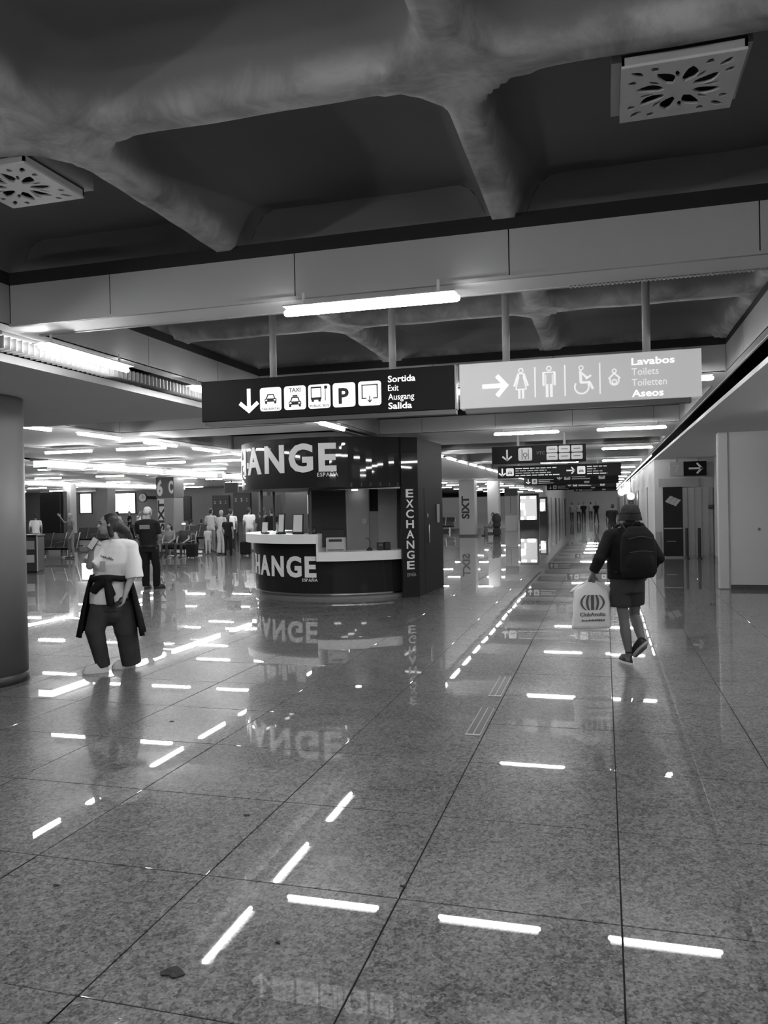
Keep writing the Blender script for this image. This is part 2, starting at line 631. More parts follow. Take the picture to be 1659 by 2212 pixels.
for xa, xb, ya, yb in near_pits:
    gp.box(xa - .03, xa - .002, ya, yb, ZT, ZT + .1).box(xb + .002, xb + .03, ya, yb, ZT, ZT + .1)
    gp.box(xa, xb, ya - .03, ya - .002, ZT, ZT + .1).box(xa, xb, yb + .002, yb + .03, ZT, ZT + .1)
gp.build('shade_strip', 'gap', ceil)
# corrugated edge strip under the far lip of the nearest beam
es = MB()
for i in range(56):
    x = -0.2 + i * .027
    es.box(x, x + .014, 5.465, 5.49, ZB - .012, ZB + .03)
es.build('ridged_edge_strip', 'grey_metal', ceil)['kind'] = 'stuff'
MB().box(XA, XB, 5.125, 5.155, ZB - .006, ZB + .014).build('edge_trim', 'panel', ceil)
MB().box(XA, XB, 5.465, 5.495, ZB - .006, ZB + .014).build('edge_trim', 'panel', ceil)

# waffle slab: ribs with rounded coffers between them
def waffle(x0, x1, y0, y1, step, name):
    nx, ny = int((x1 - x0) / step) + 1, int((y1 - y0) / step) + 1
    X = np.linspace(x0, x1, nx)
    Y = np.linspace(y0, y1, ny)
    gx, gy = np.meshgrid(X, Y)
    hx, hy, rc, hb = 1.0, 1.095, 0.30, 0.08
    u = np.abs(((gx + 0.6) % 2.0) - 1.0)
    v = np.abs(((gy - 3.37) % 2.19) - 1.095)
    qx, qy = u - (hx - hb - rc), v - (hy - hb - rc)
    sd = np.hypot(np.maximum(qx, 0), np.maximum(qy, 0)) + np.minimum(np.maximum(qx, qy), 0) - rc
    t = np.clip(-sd / 0.17, 0, 1)
    z = ZR + (ZS - ZR - .06) * (t * (2 - t)) + .06 * np.clip(-sd / .9, 0, 1)
    wob = .012 * np.sin(gx * 9.1 + gy * 4.3) + .008 * np.sin(gy * 17 - gx * 6)
    z = z + wob * .25
    vs = np.stack([gx, gy, z], -1).reshape(-1, 3)
    fs = []
    for j in range(ny - 1):
        for i in range(nx - 1):
            a = j * nx + i
            fs.append((a, a + nx, a + nx + 1, a + 1))
    mb = MB()
    mb.add([tuple(p) for p in vs], fs)
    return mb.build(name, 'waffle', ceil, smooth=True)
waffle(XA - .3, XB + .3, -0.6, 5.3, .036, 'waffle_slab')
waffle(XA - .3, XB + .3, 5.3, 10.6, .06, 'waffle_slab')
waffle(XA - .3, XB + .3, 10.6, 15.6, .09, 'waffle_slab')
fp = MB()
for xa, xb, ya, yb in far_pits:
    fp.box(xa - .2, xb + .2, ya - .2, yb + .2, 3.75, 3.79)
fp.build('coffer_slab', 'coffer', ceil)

# dropped soffits beside the pits and the lamp slots between
sf = MB()
sf.box(-14.6, -4.80, -7, 9.75, 3.1, 3.16)
sf.box(-14.6, -4.80, 9.70, 9.75, 3.16, 3.3)
sf.build('soffit', 'panel_dim', ceil)
MB().box(-4.80, -4.79, -7, 9.75, 3.097, 3.165).build('edge_trim', 'dark_metal', ceil)  # dark strip added to subdue the lamp-lit soffit edge
MB().box(1.60, 14, -7, 165, 3.2, 3.26).build('soffit', 'panel_dim', ceil)
sl = MB()
sl.box(-4.84, -4.58, -7, 60, 3.66, 3.70).box(1.43, 1.66, -7, 165, 3.66, 3.70)
sl.box(-4.60, -4.58, -7, 60, ZB + .013, 3.66).box(1.44, 1.46, -7, 165, ZB + .013, 3.66)
sl.build('slot_lining', 'gap', ceil)
fins = MB()
for i in range(64):
    y = 5.2 + i * .07
    fins.box(-4.79, -4.63, y, y + .008, 3.17, 3.27)
fins.build('louvre_fins', 'grey_metal', ceil)['kind'] = 'stuff'
MB().box(1.428, 1.442, -7, 40, ZB - .012, ZB + .01).build('edge_trim', 'panel', ceil)

# ================================================================== FLUORESCENT TUBES
LT = 1.18
ZL = 3.175
def tube_mesh(axis, r=0.024, half=LT / 2):
    d = Vector((half, 0, 0)) if axis == 'x' else Vector((0, half, 0))
    return MB().capsule(-d, d, r, r, 10, 0, 2)
protos = {}
def tube(x, y, axis, label, group, z=ZL, detail=False, m_='tube'):
    key = (axis, detail, m_)
    if key not in protos:
        t = thing('fluorescent_tube', label, 'ceiling light', (x, y, z), 0, group)
        tube_mesh(axis).build('tube', m_, t, smooth=True)
        d = Vector((1, 0, 0)) if axis == 'x' else Vector((0, 1, 0))
        h_, hw = LT / 2, (.04 if m_ == 'slot_tube' else .085)
        fx = MB()
        if axis == 'x':
            fx.box(-h_, h_, -hw, hw, .027, .036)
        else:
            fx.box(-hw, hw, -h_, h_, .027, .036)
        fx.build('glare_shield', 'panel', t)  # unseen plate, added to keep tube glare off the beam above
        if detail:
            for s in (-1, 1):
                p = d * (s * (LT / 2 - .12))
                MB().cyl(p + Vector((0, 0, .036)), p + Vector((0, 0, .13)), .010).build('hanger', 'cap', t)
        protos[key] = t
        return t
    return dup(protos[key], (x, y, z), label, group)

near = 'tubes on the near beams'
tube(-1.49, 5.04, 'x', 'bare fluorescent tube glowing on the nearest beam, above both hanging signs', near, detail=True)
for i, x in enumerate((-3.4, -1.42, .57)):
    tube(x, 9.32, 'x', 'lit tube hidden behind the large hanging signs, %s from left' % ORD[i], near, detail=True)
tube(-1.42, 15.2, 'x', 'lit tube right of the exchange kiosk, directly above the small arrow sign', near, detail=True)
tube(.50, 15.2, 'x', 'lit tube below the right half of the grey toilets sign', near, detail=True)
tube(-4.35, 5.95, 'y', 'slanting lit tube over the round column at left, next to the louvred lamp slot', near, detail=True)
for y, l in ((8.35, 'slanting lit tube hidden behind left end of the black exit sign'), (10.3, 'slanting lit tube behind the black exit sign, nearer than the kiosk'), (12.4, 'slanting lit tube just under the black exit sign, above the exchange kiosk roof')):
    tube(-4.35, y, 'y', l, near, detail=True)
row = 'tubes in line along the left edge of the corridor'
for i in range(14):
    y = 20.9 + i * 1.98
    tube(-4.33, y, 'y', 'lit tube in the dotted line right of the kiosk, %s from the kiosk' % ORD[i], row)
for k, y in enumerate((20.72, 26.75, 32.5, 38.3, 44.1, 49.9, 55.9, 61.9, 67.9, 73.9, 79.9, 85.9, 91.9, 97.9)):
    for i, x in enumerate((-1.42, .57)):
        tube(x, y, 'x', 'lit tube across the corridor, %s beam beyond the kiosk, %s of its row' % (ORD[k], ('left', 'right')[i]), 'tubes across the far corridor')
for i in range(40):
    y = 28.6 + i * 1.9
    if i < 20:
        tube(1.54, y, 'y', 'lit tube in the right corridor slot, %s from the near end' % ORD[i], 'tubes in the right corridor slot', z=3.36, m_='slot_tube')
slot_far = MB().box(1.50, 1.58, 66.5, 103, 3.33, 3.37).build('far_slot_lamp', 'slot', None)
tag(slot_far, 'continuous lit strip at the far end of the right corridor slot', 'ceiling light')
for i, (x, y) in enumerate(((2.35, 29.2), (2.3, 33.0), (2.35, 37.0), (2.4, 41.0))):
    tube(x, y, 'x', 'lit tube over the right recess left of the arrow sign, %s from the front' % ORD[i], 'tubes over the right recess')
row = 'tubes along the near edge of the hall'
for i, y in enumerate((10.25, 12.15, 14.15, 16.05, 18.0, 20.0, 22.0, 24.0, 26.0, 28.0)):
    tube(-8.66, y, 'y', 'slanting lit tube along near edge of the waiting hall, %s from the round column' % ORD[i], row)
for k, (y, xs_) in enumerate(((14.98, (-13.9, -11.5, -9.65)), (19.78, (-13.9, -11.95, -9.9)), (20.7, (-22.2, -20.2, -16.4)), (23.7, (-12.7, -10.6)), (26.1, (-23, -21, -18.2, -16.0, -14.0)), (29.9, (-17.2, -13.9, -12.2, -10)), (31.6, (-29, -26.6, -24, -21.6, -19, -16.5, -13)), (36.4, (-33, -30, -27, -24, -21, -18, -15, -12)), (41.9, (-36, -33, -29.6, -26.6, -23.5, -20.5, -17, -14, -11)))):
    for i, x in enumerate(xs_):
        tube(x, y, 'x', 'lit tube across the hall ceiling, %s row from the front, %s from left' % (ORD[k], ORD[i]), 'tubes across the waiting hall')

for k, y in enumerate((47.5, 53.5, 60, 67.5, 76, 85, 94)):
    for i, x in enumerate((-12, -9.9, -7.2)):
        tube(x, y, 'x', 'far lit tube left of the corridor columns, %s row from the front, %s from left' % (ORD[k], ORD[i]), 'tubes left of the far corridor')
# unseen fill tubes, added around the camera to brighten kiosk and beams
back = 'added fill tubes behind and beside the viewpoint'
for i, y in enumerate((3.9, 1.9, -.1, -2.1, -4.1)):
    tube(-4.35, y, 'y', 'added fill tube beyond the left edge of the picture, %s from the round column' % ORD[i], back)
for i, x in enumerate((-3.4, -1.42, .57)):
    tube(x, -3.6, 'x', 'added fill tube on the beam behind the viewpoint, %s from left' % ORD[i], back)
    if i: tube(x + .4, .5, 'x', 'added fill tube above the upper edge of the picture, %s from left' % ORD[i], back)
for i, y in enumerate((0.5, 2.5, 4.5, 6.5, 8.5, 10.5, 12.5)):
    tube(3.3, y, 'y', 'added fill tube beyond the right edge of the picture, %s from the front' % ORD[i], back, z=3.12)
for i, (x, y) in enumerate(((6, 1), (6, 6), (6, 11))):
    tube(x, y, 'x', 'added fill tube far beyond the right edge of the picture, %s from the front' % ORD[i], back, z=3.12)

# louvred lamp boxes in the hall's long slots
def lamp_box(lit):
    t = thing('louvre_light', '', 'ceiling light', (0, 0, 0), 0)
    MB().box(-.30, .30, -.85, .85, 3.27, 3.42).build('housing', 'grey_metal', t)
    MB().box(-.22, .22, -.8, .8, 3.10, 3.27).build('diffuser', 'slot' if lit else 'unlit', t)
    f = MB()
    for i in range(23):
        y = -.8 + i * .0725
        f.box(-.23, .23, y, y + .008, 3.05, 3.10)
    f.build('louvre', 'grey_metal', t)['kind'] = 'stuff'
    return t
lit0, un0 = None, None
for xi, (x, ys_) in enumerate(((-15.05, (19.2, 21.4, 23.4, 25.6, 27.5, 30.4, 33, 35.5)), (-25.05, (30.3, 32.2, 34.1, 36.0, 37.9, 40, 42.4)))):
    for i, y in enumerate(ys_):
        lab = 'lit louvred lamp box in the %s hall slot, %s from the front' % (('nearer', 'farther')[xi], ORD[i])
        if lit0 is None:
            lit0 = lamp_box(True)
            lit0.location = (x, y, 0)
            lit0['label'] = lab
            lit0['group'] = 'lit louvred lamp boxes'
        else:
            dup(lit0, (x, y, 0), lab, 'lit louvred lamp boxes')
    for i, (a, b) in enumerate(zip(ys_[:5], ys_[1:6])):
        y = (a + b) / 2
        lab = 'unlit louvred lamp box in the %s hall slot, after the %s lit one' % (('nearer', 'farther')[xi], ORD[i])
        if b - a < 2.15 or (xi and i > 2):
            continue
        if un0 is None:
            un0 = thing('louvre_light', lab, 'ceiling light', (x, y, 0), 0, 'unlit louvred lamp boxes')
            MB().box(-.2, .2, -.16, .16, 3.13, 3.34).build('housing', 'unlit', un0)
            MB().box(-.23, .23, -.19, .19, 3.115, 3.13).build('frame', 'grey_metal', un0)
        else:
            dup(un0, (x, y, 0), lab, 'unlit louvred lamp boxes')
for i, (a, b) in enumerate(((5.3, 6.75), (9.05, 9.7))):
    t = thing('slot_lamp', ('bright lamp in the louvred slot behind the slanting tube at top left', 'bright lamp in the louvred slot beside the left end of the exit sign')[i], 'ceiling light', (-4.72, (a + b) / 2, 3.235))
    MB().capsule((0, -(b - a) / 2, 0), (0, (b - a) / 2, 0), .028, .028, 8, 0, 2).build('tube', 'dim_slot', t, smooth=True)
    MB().box(-.05, .05, -(b - a) / 2, (b - a) / 2, .05, .09).build('batten', 'grey_metal', t)

# ================================================================== CEILING VENTS
def petal(cx, cy, ang, r0, r1, wd, bend, n=6):
    c, s = math.cos(ang), math.sin(ang)
    pts = []
    for side in (1, -1):
        rg = range(n + 1) if side == 1 else range(n, -1, -1)
        for i in rg:
            t = i / n
            r = r0 + (r1 - r0) * t
            h = wd * math.sin(PI * min(1, t * .93 + .05)) ** .8 * side * .5 + bend * math.sin(PI * t)
            if side == -1 and i in (0, n):
                continue
            pts.append((cx + c * r - s * h, cy + s * r + c * h))
    return pts
def vent(x, y, label):
    t = thing('ceiling_vent', label, 'vent', (x, y, 0), 0, 'square swirl ceiling vents')
    h = .245
    bm = bmesh.new()
    loops = [[(-h, -h), (h, -h), (h, h), (-h, h)]]
    for k in range(8):
        a = k * PI / 4 + .22
        loops.append(petal(0, 0, a, .06, .188, .060, .016))
    for k in range(8):
        a = k * PI / 4 + .22 + PI / 8
        loops.append(petal(0, 0, a + .05, .105, .165, .020, .003))
    for k in range(4):
        for d, r0, r1 in ((-.30, .205, .245), (-.02, .215, .285), (.26, .205, .245)):
            a = k * PI / 2 + PI / 4 + d
            loops.append(petal(0, 0, a, r0, r1, .030, .006))
    for lp in loops:
        vs = [bm.verts.new((u, v, 0)) for u, v in lp]
        for i in range(len(vs)):
            bm.edges.new((vs[i], vs[(i + 1) % len(vs)]))
    bmesh.ops.triangle_fill(bm, use_beauty=True, use_dissolve=False, edges=list(bm.edges))
    ext = bmesh.ops.extrude_face_region(bm, geom=list(bm.faces))
    for v in [g for g in ext['geom'] if isinstance(g, bmesh.types.BMVert)]:
        v.co.z += .012
    bmesh.ops.recalc_face_normals(bm, faces=bm.faces)
    me = bpy.data.meshes.new('swirl_plate')
    bm.to_mesh(me)
    bm.free()
    me.materials.append(MT['column_plate'])
    link('swirl_plate', me, t, (0, 0, 3.655))
    MB().box(-h, h, -h, h, 3.70, 3.712).build('back_plate', 'gap', t)
    fr = MB()
    for a in ((-h, -h + .012, -h, h), (h - .012, h, -h, h), (-h, h, -h, -h + .012), (-h, h, h - .012, h)):
        fr.box(*a, 3.667, 3.70)
    fr.build('frame', 'grey_metal', t)
    MB().box(-h - .04, h + .03, -h + .06, h + .05, 3.715, 4.04).build('duct_box', 'grey_metal', t)
    return t
vent(.345, 3.72, 'square swirl vent at upper right of the dark coffers')
vent(-3.12, 3.69, 'square swirl vent cut by the left edge, in the left coffer')

# ================================================================== HANGING SIGNS
CAPH = max(v[1] for v in text_geo('E', 1.0)[0])
def fit_text(body, x0, x1, base, cap, y, name, m_, parent, bold=0.0):
    vs, fs = text_geo(body, 1.0, bold)
    lo, hi = min(v[0] for v in vs), max(v[0] for v in vs)
    k = cap / (CAPH + bold)
    sx = (x1 - x0) / (hi - lo) if x1 is not None else k
    mb = MB()
    mb.add([(x0 + (v[0] - lo) * sx, y - 0.0015 + v[2], base + v[1] * k) for v in vs], fs)
    return mb.build(name, m_, parent)

def shapes(polys, y, name, m_, parent, t=.003):
    mb = MB()
    for p in polys:
        mb.prism(p, y - t, y)
    return mb.build(name, m_, parent)

def arrow_down(cx, z0, z1, wd):
    h = z1 - z0
    return [stroke((cx, z1), (cx, z0 + .03), wd), stroke((cx - h * .42, z0 + h * .40), (cx + wd * .3, z0 + wd * .1), wd), stroke((cx + h * .42, z0 + h * .40), (cx - wd * .3, z0 + wd * .1), wd)]
def arrow_right(x0, x1, cz, wd):
    h = x1 - x0
    return [stroke((x0, cz), (x1 - .03, cz), wd), stroke((x1 - h * .42, cz + h * .40), (x1 - wd * .1, cz - wd * .3), wd), stroke((x1 - h * .42, cz - h * .40), (x1 - wd * .1, cz + wd * .3), wd)]
def car(cx, cz, s):
    return [
        [(cx - .36 * s, cz - .02 * s), (cx - .24 * s, cz + .30 * s), (cx + .24 * s, cz + .30 * s), (cx + .36 * s, cz - .02 * s), (cx + .28 * s, cz - .02 * s), (cx + .19 * s, cz + .22 * s), (cx - .19 * s, cz + .22 * s), (cx - .28 * s, cz - .02 * s)],
        rrect(cx - .46 * s, cx + .46 * s, cz - .26 * s, cz - .02 * s, .06 * s, 2),
        rrect(cx - .44 * s, cx - .28 * s, cz - .40 * s, cz - .26 * s, .02 * s, 1), rrect(cx + .28 * s, cx + .44 * s, cz - .40 * s, cz - .26 * s, .02 * s, 1)]
def car_lamps(cx, cz, s):
    return [rrect(cx - .40 * s, cx - .26 * s, cz - .19 * s, cz - .09 * s, .02 * s, 1), rrect(cx + .26 * s, cx + .40 * s, cz - .19 * s, cz - .09 * s, .02 * s, 1)]

YS = 7.66
sg = thing('hanging_sign', 'black hanging exit sign with down arrow, white pictogram tiles and four lines of lettering', 'sign', (0, 0, 0))
MB().bbox(-4.18, -1.405, YS, YS + .13, 2.78, 3.215, .006).build('sign_panel', 'sign_black', sg)
MB().box(-4.15, -1.40, YS + .01, YS + .12, 2.735, 2.78).build('bottom_rail', 'dark_metal', sg)
MB().box(-1.405, -1.39, YS + .01, YS + .12, 2.78, 3.215).build('end_frame', 'grey_metal', sg)
for x in (-3.36, -2.05):
    MB().cyl((x, YS + .065, 3.21), (x, YS + .065, 3.70), .036, n=16).build('pole', 'panel', sg, smooth=True)
shapes(arrow_down(-3.62, 2.86, 3.11, .042), YS, 'arrow', 'lit_white', sg)
tx = (-3.49, -3.215, -2.945, -2.675, -2.40)
tiles = []
for i, x in enumerate(tx):
    tiles.append(MB().prism(rrect(x, x + .243, 2.86, 3.108, .03), YS - .004, YS).build('pictogram_tile', 'lit_white', sg))
yf = YS - .004
shapes(car(-3.368, 2.995, .145), yf, 'car_pictogram', 'black', tiles[0])
shapes(car_lamps(-3.368, 2.995, .145), yf - .003, 'lamp_print', 'lit_white', tiles[0])
fit_text('CAR RENTAL', -3.472, -3.262, 2.872, .022, yf, 'caption', 'ink', tiles[0])
shapes(car(-3.093, 2.95, .15), yf, 'taxi_pictogram', 'black', tiles[1])
shapes(car_lamps(-3.093, 2.95, .15), yf - .003, 'lamp_print', 'lit_white', tiles[1])
shapes([rrect(-3.12, -3.066, 2.997, 3.012, .004, 1)], yf, 'roof_lamp', 'black', tiles[1])
fit_text('TAXI', -3.16, -3.03, 3.045, .042, yf, 'caption', 'ink', tiles[1], .012)
bx = -2.845
shapes([rrect(bx - .07, bx - .062, 2.965, 3.08, .003, 1), rrect(bx + .038, bx + .046, 2.965, 3.08, .003, 1), rrect(bx - .07, bx + .046, 3.07, 3.085, .004, 1),
        rrect(bx - .07, bx + .046, 2.95, 2.975, .008, 2), rrect(bx - .062, bx - .036, 2.93, 2.952, .003, 1), rrect(bx + .012, bx + .038, 2.93, 2.952, .003, 1),
        rrect(bx + .086, bx + .092, 2.935, 3.09, .002, 1), rrect(bx + .078, bx + .11, 3.06, 3.09, .003, 1)], yf, 'bus_pictogram', 'black', tiles[2])
fit_text('PUBLIC BUS', -2.927, -2.717, 2.875, .024, yf, 'caption', 'ink', tiles[2])
fit_text('P', -2.612, -2.502, 2.90, .155, yf, 'parking_letter', 'black', tiles[3], .03)
ex = -2.278
shapes([stroke((ex - .035, 2.935), (ex - .085, 2.935), .012), stroke((ex - .08, 2.935), (ex - .08, 3.075), .012), stroke((ex - .086, 3.07), (ex + .086, 3.07), .012), stroke((ex + .08, 3.075), (ex + .08, 2.935), .012),
        stroke((ex + .085, 2.935), (ex + .035, 2.935), .012), stroke((ex, 2.96), (ex, 2.895), .010), stroke((ex - .022, 2.92), (ex + .002, 2.893), .010), stroke((ex + .022, 2.92), (ex - .002, 2.893), .010)], yf, 'exit_pictogram', 'ink', tiles[4])
for body, b, x1, bold in (('Sortida', 3.085, -1.80, .022), ('Exit', 2.995, -1.975, .004), ('Ausgang', 2.905, -1.815, .004), ('Salida', 2.815, -1.84, .022)):
    fit_text(body, -2.085, x1, b, .062, YS, 'lettering', 'lit_white', sg, bold)

sg = thing('hanging_sign', 'pale grey hanging toilets sign with right arrow, person pictograms and four lines of lettering', 'sign', (0, 0, 0))
MB().bbox(-1.355, .87, YS, YS + .13, 2.775, 3.215, .006).build('sign_panel', 'lit_grey', sg)
MB().box(-1.30, .78, YS + .01, YS + .12, 2.73, 2.775).build('bottom_rail', 'dark_metal', sg)
for x in (-.9, .40):
    MB().cyl((x, YS + .065, 3.21), (x, YS + .065, 3.70), .036, n=16).build('pole', 'panel', sg, smooth=True)
shapes(arrow_right(-1.13, -.885, 2.982, .042), YS, 'arrow', 'lit_white', sg)
def limb(a, b, wd):
    return stroke(a, b, wd)
lw = .011
cx = -.755
shapes([arc_strip(cx, 3.115, .021, lw, 0, 360), stroke((cx - .025, 3.085), (cx + .025, 3.085), lw), stroke((cx - .025, 3.085), (cx - .065, 2.965), .022), stroke((cx + .025, 3.085), (cx + .065, 2.965), .022),
        stroke((cx - .02, 3.06), (cx - .05, 2.935), lw), stroke((cx + .02, 3.06), (cx + .05, 2.935), lw), stroke((cx - .05, 2.935), (cx + .05, 2.935), lw),
        stroke((cx - .018, 2.935), (cx - .018, 2.845), .022), stroke((cx + .018, 2.935), (cx + .018, 2.845), .022)], YS, 'woman_pictogram', 'lit_pale', sg)
cx = -.49
shapes([arc_strip(cx, 3.118, .021, lw, 0, 360), stroke((cx - .055, 3.082), (cx + .055, 3.082), lw), stroke((cx - .052, 3.085), (cx - .052, 2.955), .022), stroke((cx + .052, 3.085), (cx + .052, 2.955), .022),
        stroke((cx - .030, 3.06), (cx - .030, 2.96), lw * .7), stroke((cx + .030, 3.06), (cx + .030, 2.96), lw * .7),
        stroke((cx - .020, 2.97), (cx - .020, 2.845), .026), stroke((cx + .020, 2.97), (cx + .020, 2.845), .026)], YS, 'man_pictogram', 'lit_pale', sg)
cx = -.20
shapes([arc_strip(cx + .008, 3.105, .019, lw, 0, 360), stroke((cx, 3.08), (cx + .005, 2.965), .026), stroke((cx, 2.965), (cx + .085, 2.965), .022), stroke((cx + .08, 2.97), (cx + .115, 2.90), .024),
        stroke((cx + .012, 3.055), (cx + .065, 3.005), .020), stroke((cx + .05, 3.0), (cx + .10, 3.03), .018), arc_strip(cx + .012, 2.925, .064, .016, -215, 25, 20)], YS, 'wheelchair_pictogram', 'lit_pale', sg)
cx = .108
shapes([arc_strip(cx, 3.055, .018, lw, 0, 360), stroke((cx, 3.035), (cx - .052, 2.985), .016), stroke((cx, 3.035), (cx + .052, 2.985), .016), arc_strip(cx, 2.965, .040, .014, 150, 390, 14), arc_strip(cx, 2.955, .020, .012, 0, 360)], YS, 'baby_pictogram', 'lit_pale', sg)
for x in (-.622, -.342, -.022):
    shapes([stroke((x, 3.14), (x, 2.85), .013)], YS, 'divider_line', 'lit_pale', sg)
for body, b, x1, bold, mm in (('Lavabos', 3.10, .64, .022, 'lit_white'), ('Toilets', 3.005, .50, .004, 'lit_pale'), ('Toiletten', 2.905, .57, .004, 'lit_pale'), ('Aseos', 2.805, .54, .022, 'lit_white')):
    fit_text(body, .262, x1, b, .064, YS, 'lettering', mm, sg, bold)

def resize(sg, k, old, new):
    """give a sign its built size: drawn with its lower left corner at old, moved to stand at new"""
    T = Matrix.Scale(k, 4) @ Matrix.Translation(-Vector(old))
    for ch in sg.children:
        ch.data.transform(T)
        for g in ch.children:
            g.data.transform(T)
    sg.location = new
K = .927
for s_ in [o for o in COL.objects if o.name.startswith('hanging_sign')]:
    resize(s_, K, (-4.18, 7.66, 2.78), (-4.18 * K, 7.1, CAM_H + (2.78 - CAM_H) * K))
    for ch in s_.children:
        if ch.name.startswith('pole'):
            for v in ch.data.vertices:
                if v.co.z > .6:
                    v.co.z += .42

# signs farther down the corridor
y = 19.2
sg = thing('hanging_sign', 'dark hanging sign with down arrow, one square tile and six small grey plates', 'sign', (0, 0, 0))
MB().bbox(-2.63, -.40, y, y + .12, 2.80, 3.22, .006).build('sign_panel', 'sign_black', sg)
for x in (-2.0, -.9):
    MB().cyl((x, y + .06, 3.21), (x, y + .06, 3.76), .03, n=10).build('pole', 'panel', sg)
shapes(arrow_down(-2.26, 2.87, 3.14, .04), y, 'arrow', 'white_soft', sg)
t_ = MB().prism(rrect(-1.99, -1.66, 2.86, 3.17, .04), y - .004, y).build('pictogram_tile', 'sign_grey', sg)
shapes([stroke((-1.90, 2.89), (-1.90, 3.14), .02), stroke((-1.75, 2.89), (-1.75, 3.14), .02), arc_strip(-1.825, 3.0, .045, .02, 0, 360), stroke((-1.825, 2.89), (-1.825, 2.955), .02)], y - .004, 'pictogram', 'ink', t_)
fit_text('VTC', -1.56, -1.36, 3.0, .07, y, 'lettering', 'ink', sg)
for i in range(3):
    for j in range(2):
        x = -1.32 + i * .29
        p = MB().prism(rrect(x, x + .26, 2.86 + j * .175, 3.015 + j * .175, .025), y - .004, y).build('plate', 'sign_grey', sg)
        shapes([stroke((x + .05, 2.94 + j * .175), (x + .21, 2.94 + j * .175), .018)], y - .004, 'plate_mark', 'ink', p)
resize(sg, .875, (-2.63, 19.2, 2.80), (-2.63 * .875, 16.8, CAM_H + (2.80 - CAM_H) * .875))
for ch in sg.children:
    if ch.name.startswith('pole'):
        for v in ch.data.vertices:
            if v.co.z > .6:
                v.co.z = 3.305 - sg.location.z
y = 29.0
sg = thing('hanging_sign', 'long black sign with two white arrows and fine text, second sign down the corridor', 'sign', (0, 0, 0))
MB().bbox(-3.77, .59, y, y + .12, 2.76, 3.20, .006).build('sign_panel', 'sign_black', sg)
for x in (-3.0, -.2):
    MB().cyl((x, y + .06, 3.19), (x, y + .06, 3.72), .03, n=10).build('pole', 'panel', sg)
shapes(arrow_down(-3.60, 2.83, 3.12, .05), y, 'arrow', 'white', sg)
for x, p in ((-3.46, 'car'), (-.92, 'car')):
    t_ = MB().prism(rrect(x, x + .28, 2.84, 3.12, .035), y - .004, y).build('pictogram_tile', 'white', sg)
    shapes(car(x + .14, 2.97, .17), y - .004, 'pictogram', 'ink', t_)
for k, (a, b, mm) in enumerate(((-3.12, -1.65, 'white'), (-3.12, -2.0, 'sign_grey'), (-3.12, -1.85, 'sign_grey'), (-3.12, -1.55, 'white'))):
    mb = MB()
    r = random.Random(k)
    x = a
    while x < b:
        l = r.uniform(.10, .26)
        mb.box(x, min(b, x + l), y - .003, y, 3.085 - k * .085, 3.12 - k * .085)
        x += l + .035
    mb.build('text_line', mm, sg)['kind'] = 'stuff'
shapes(arrow_right(-1.30, -1.0, 2.98, .05), y, 'arrow', 'white', sg)
for k in range(4):
    mb = MB()
    r = random.Random(k + 9)
    x, b = -.58, (.10, -.28, -.05, .12)[k]
    while x < b:
        l = r.uniform(.10, .26)
        mb.box(x, min(b, x + l), y - .003, y, 3.085 - k * .085, 3.12 - k * .085)
        x += l + .035
    mb.build('text_line', ('white', 'sign_grey', 'sign_grey', 'white')[k], sg)['kind'] = 'stuff'
for n, (y, x0, x1) in enumerate(((36.5, -2.2, .55), (43.0, -4.2, .75), (52.0, -2.4, .7), (61.0, -4.2, .9), (72.0, -2.6, 1.0))):
    sg = thing('hanging_sign', 'small distant black sign over the far corridor, %s from the front' % ORD[n + 2], 'sign', (0, 0, 0), 0, 'distant corridor signs')
    MB().bbox(x0, x1, y, y + .12, 2.78, 3.2, .006).build('sign_panel', 'sign_black', sg)
    for x in (x0 + .5, x1 - .5):
        MB().cyl((x, y + .06, 3.19), (x, y + .06, 3.75), .03, n=8).build('pole', 'panel', sg)
    shapes(arrow_down(x0 + .25, 2.86, 3.12, .05), y, 'arrow', 'white_soft', sg)
    for k in range(2):
        xx = x0 + .45 + k * (x1 - x0) * .55
        t_ = MB().prism(rrect(xx, xx + .28, 2.85, 3.13, .03), y - .004, y).build('pictogram_tile', 'sign_grey', sg)
        shapes([disc(xx + .14, 3.0, .07, 10)], y - .004, 'pictogram', 'ink', t_)
    mb = MB()
    for k in range(3):
        mb.box(x0 + .8, x0 + 1.6 - .2 * (k % 2), y - .003, y, 2.87 + k * .09, 2.91 + k * .09)
    mb.build('text_line', 'sign_grey', sg)['kind'] = 'stuff'
# arrow sign over the right recess
y = 27.3
sg = thing('hanging_sign', 'hanging sign half grey and half black with a right arrow, over the right recess', 'sign', (0, 0, 0))
MB().bbox(2.07, 2.50, y, y + .1, 2.62, 3.09, .006).build('sign_panel', 'wall_mid', sg)
MB().bbox(2.50, 3.20, y, y + .1, 2.62, 3.09, .006).build('sign_panel', 'sign_black', sg)
for x in (2.3, 2.95):
    MB().cyl((x, y + .05, 3.08), (x, y + .05, 3.2), .025, n=8).build('pole', 'panel', sg)
shapes(arrow_right(2.66, 3.08, 2.86, .06), y, 'arrow', 'white_soft', sg)
fit_text('7', 2.22, 2.38, 2.74, .24, y, 'numeral', 'sign_grey', sg, .02)

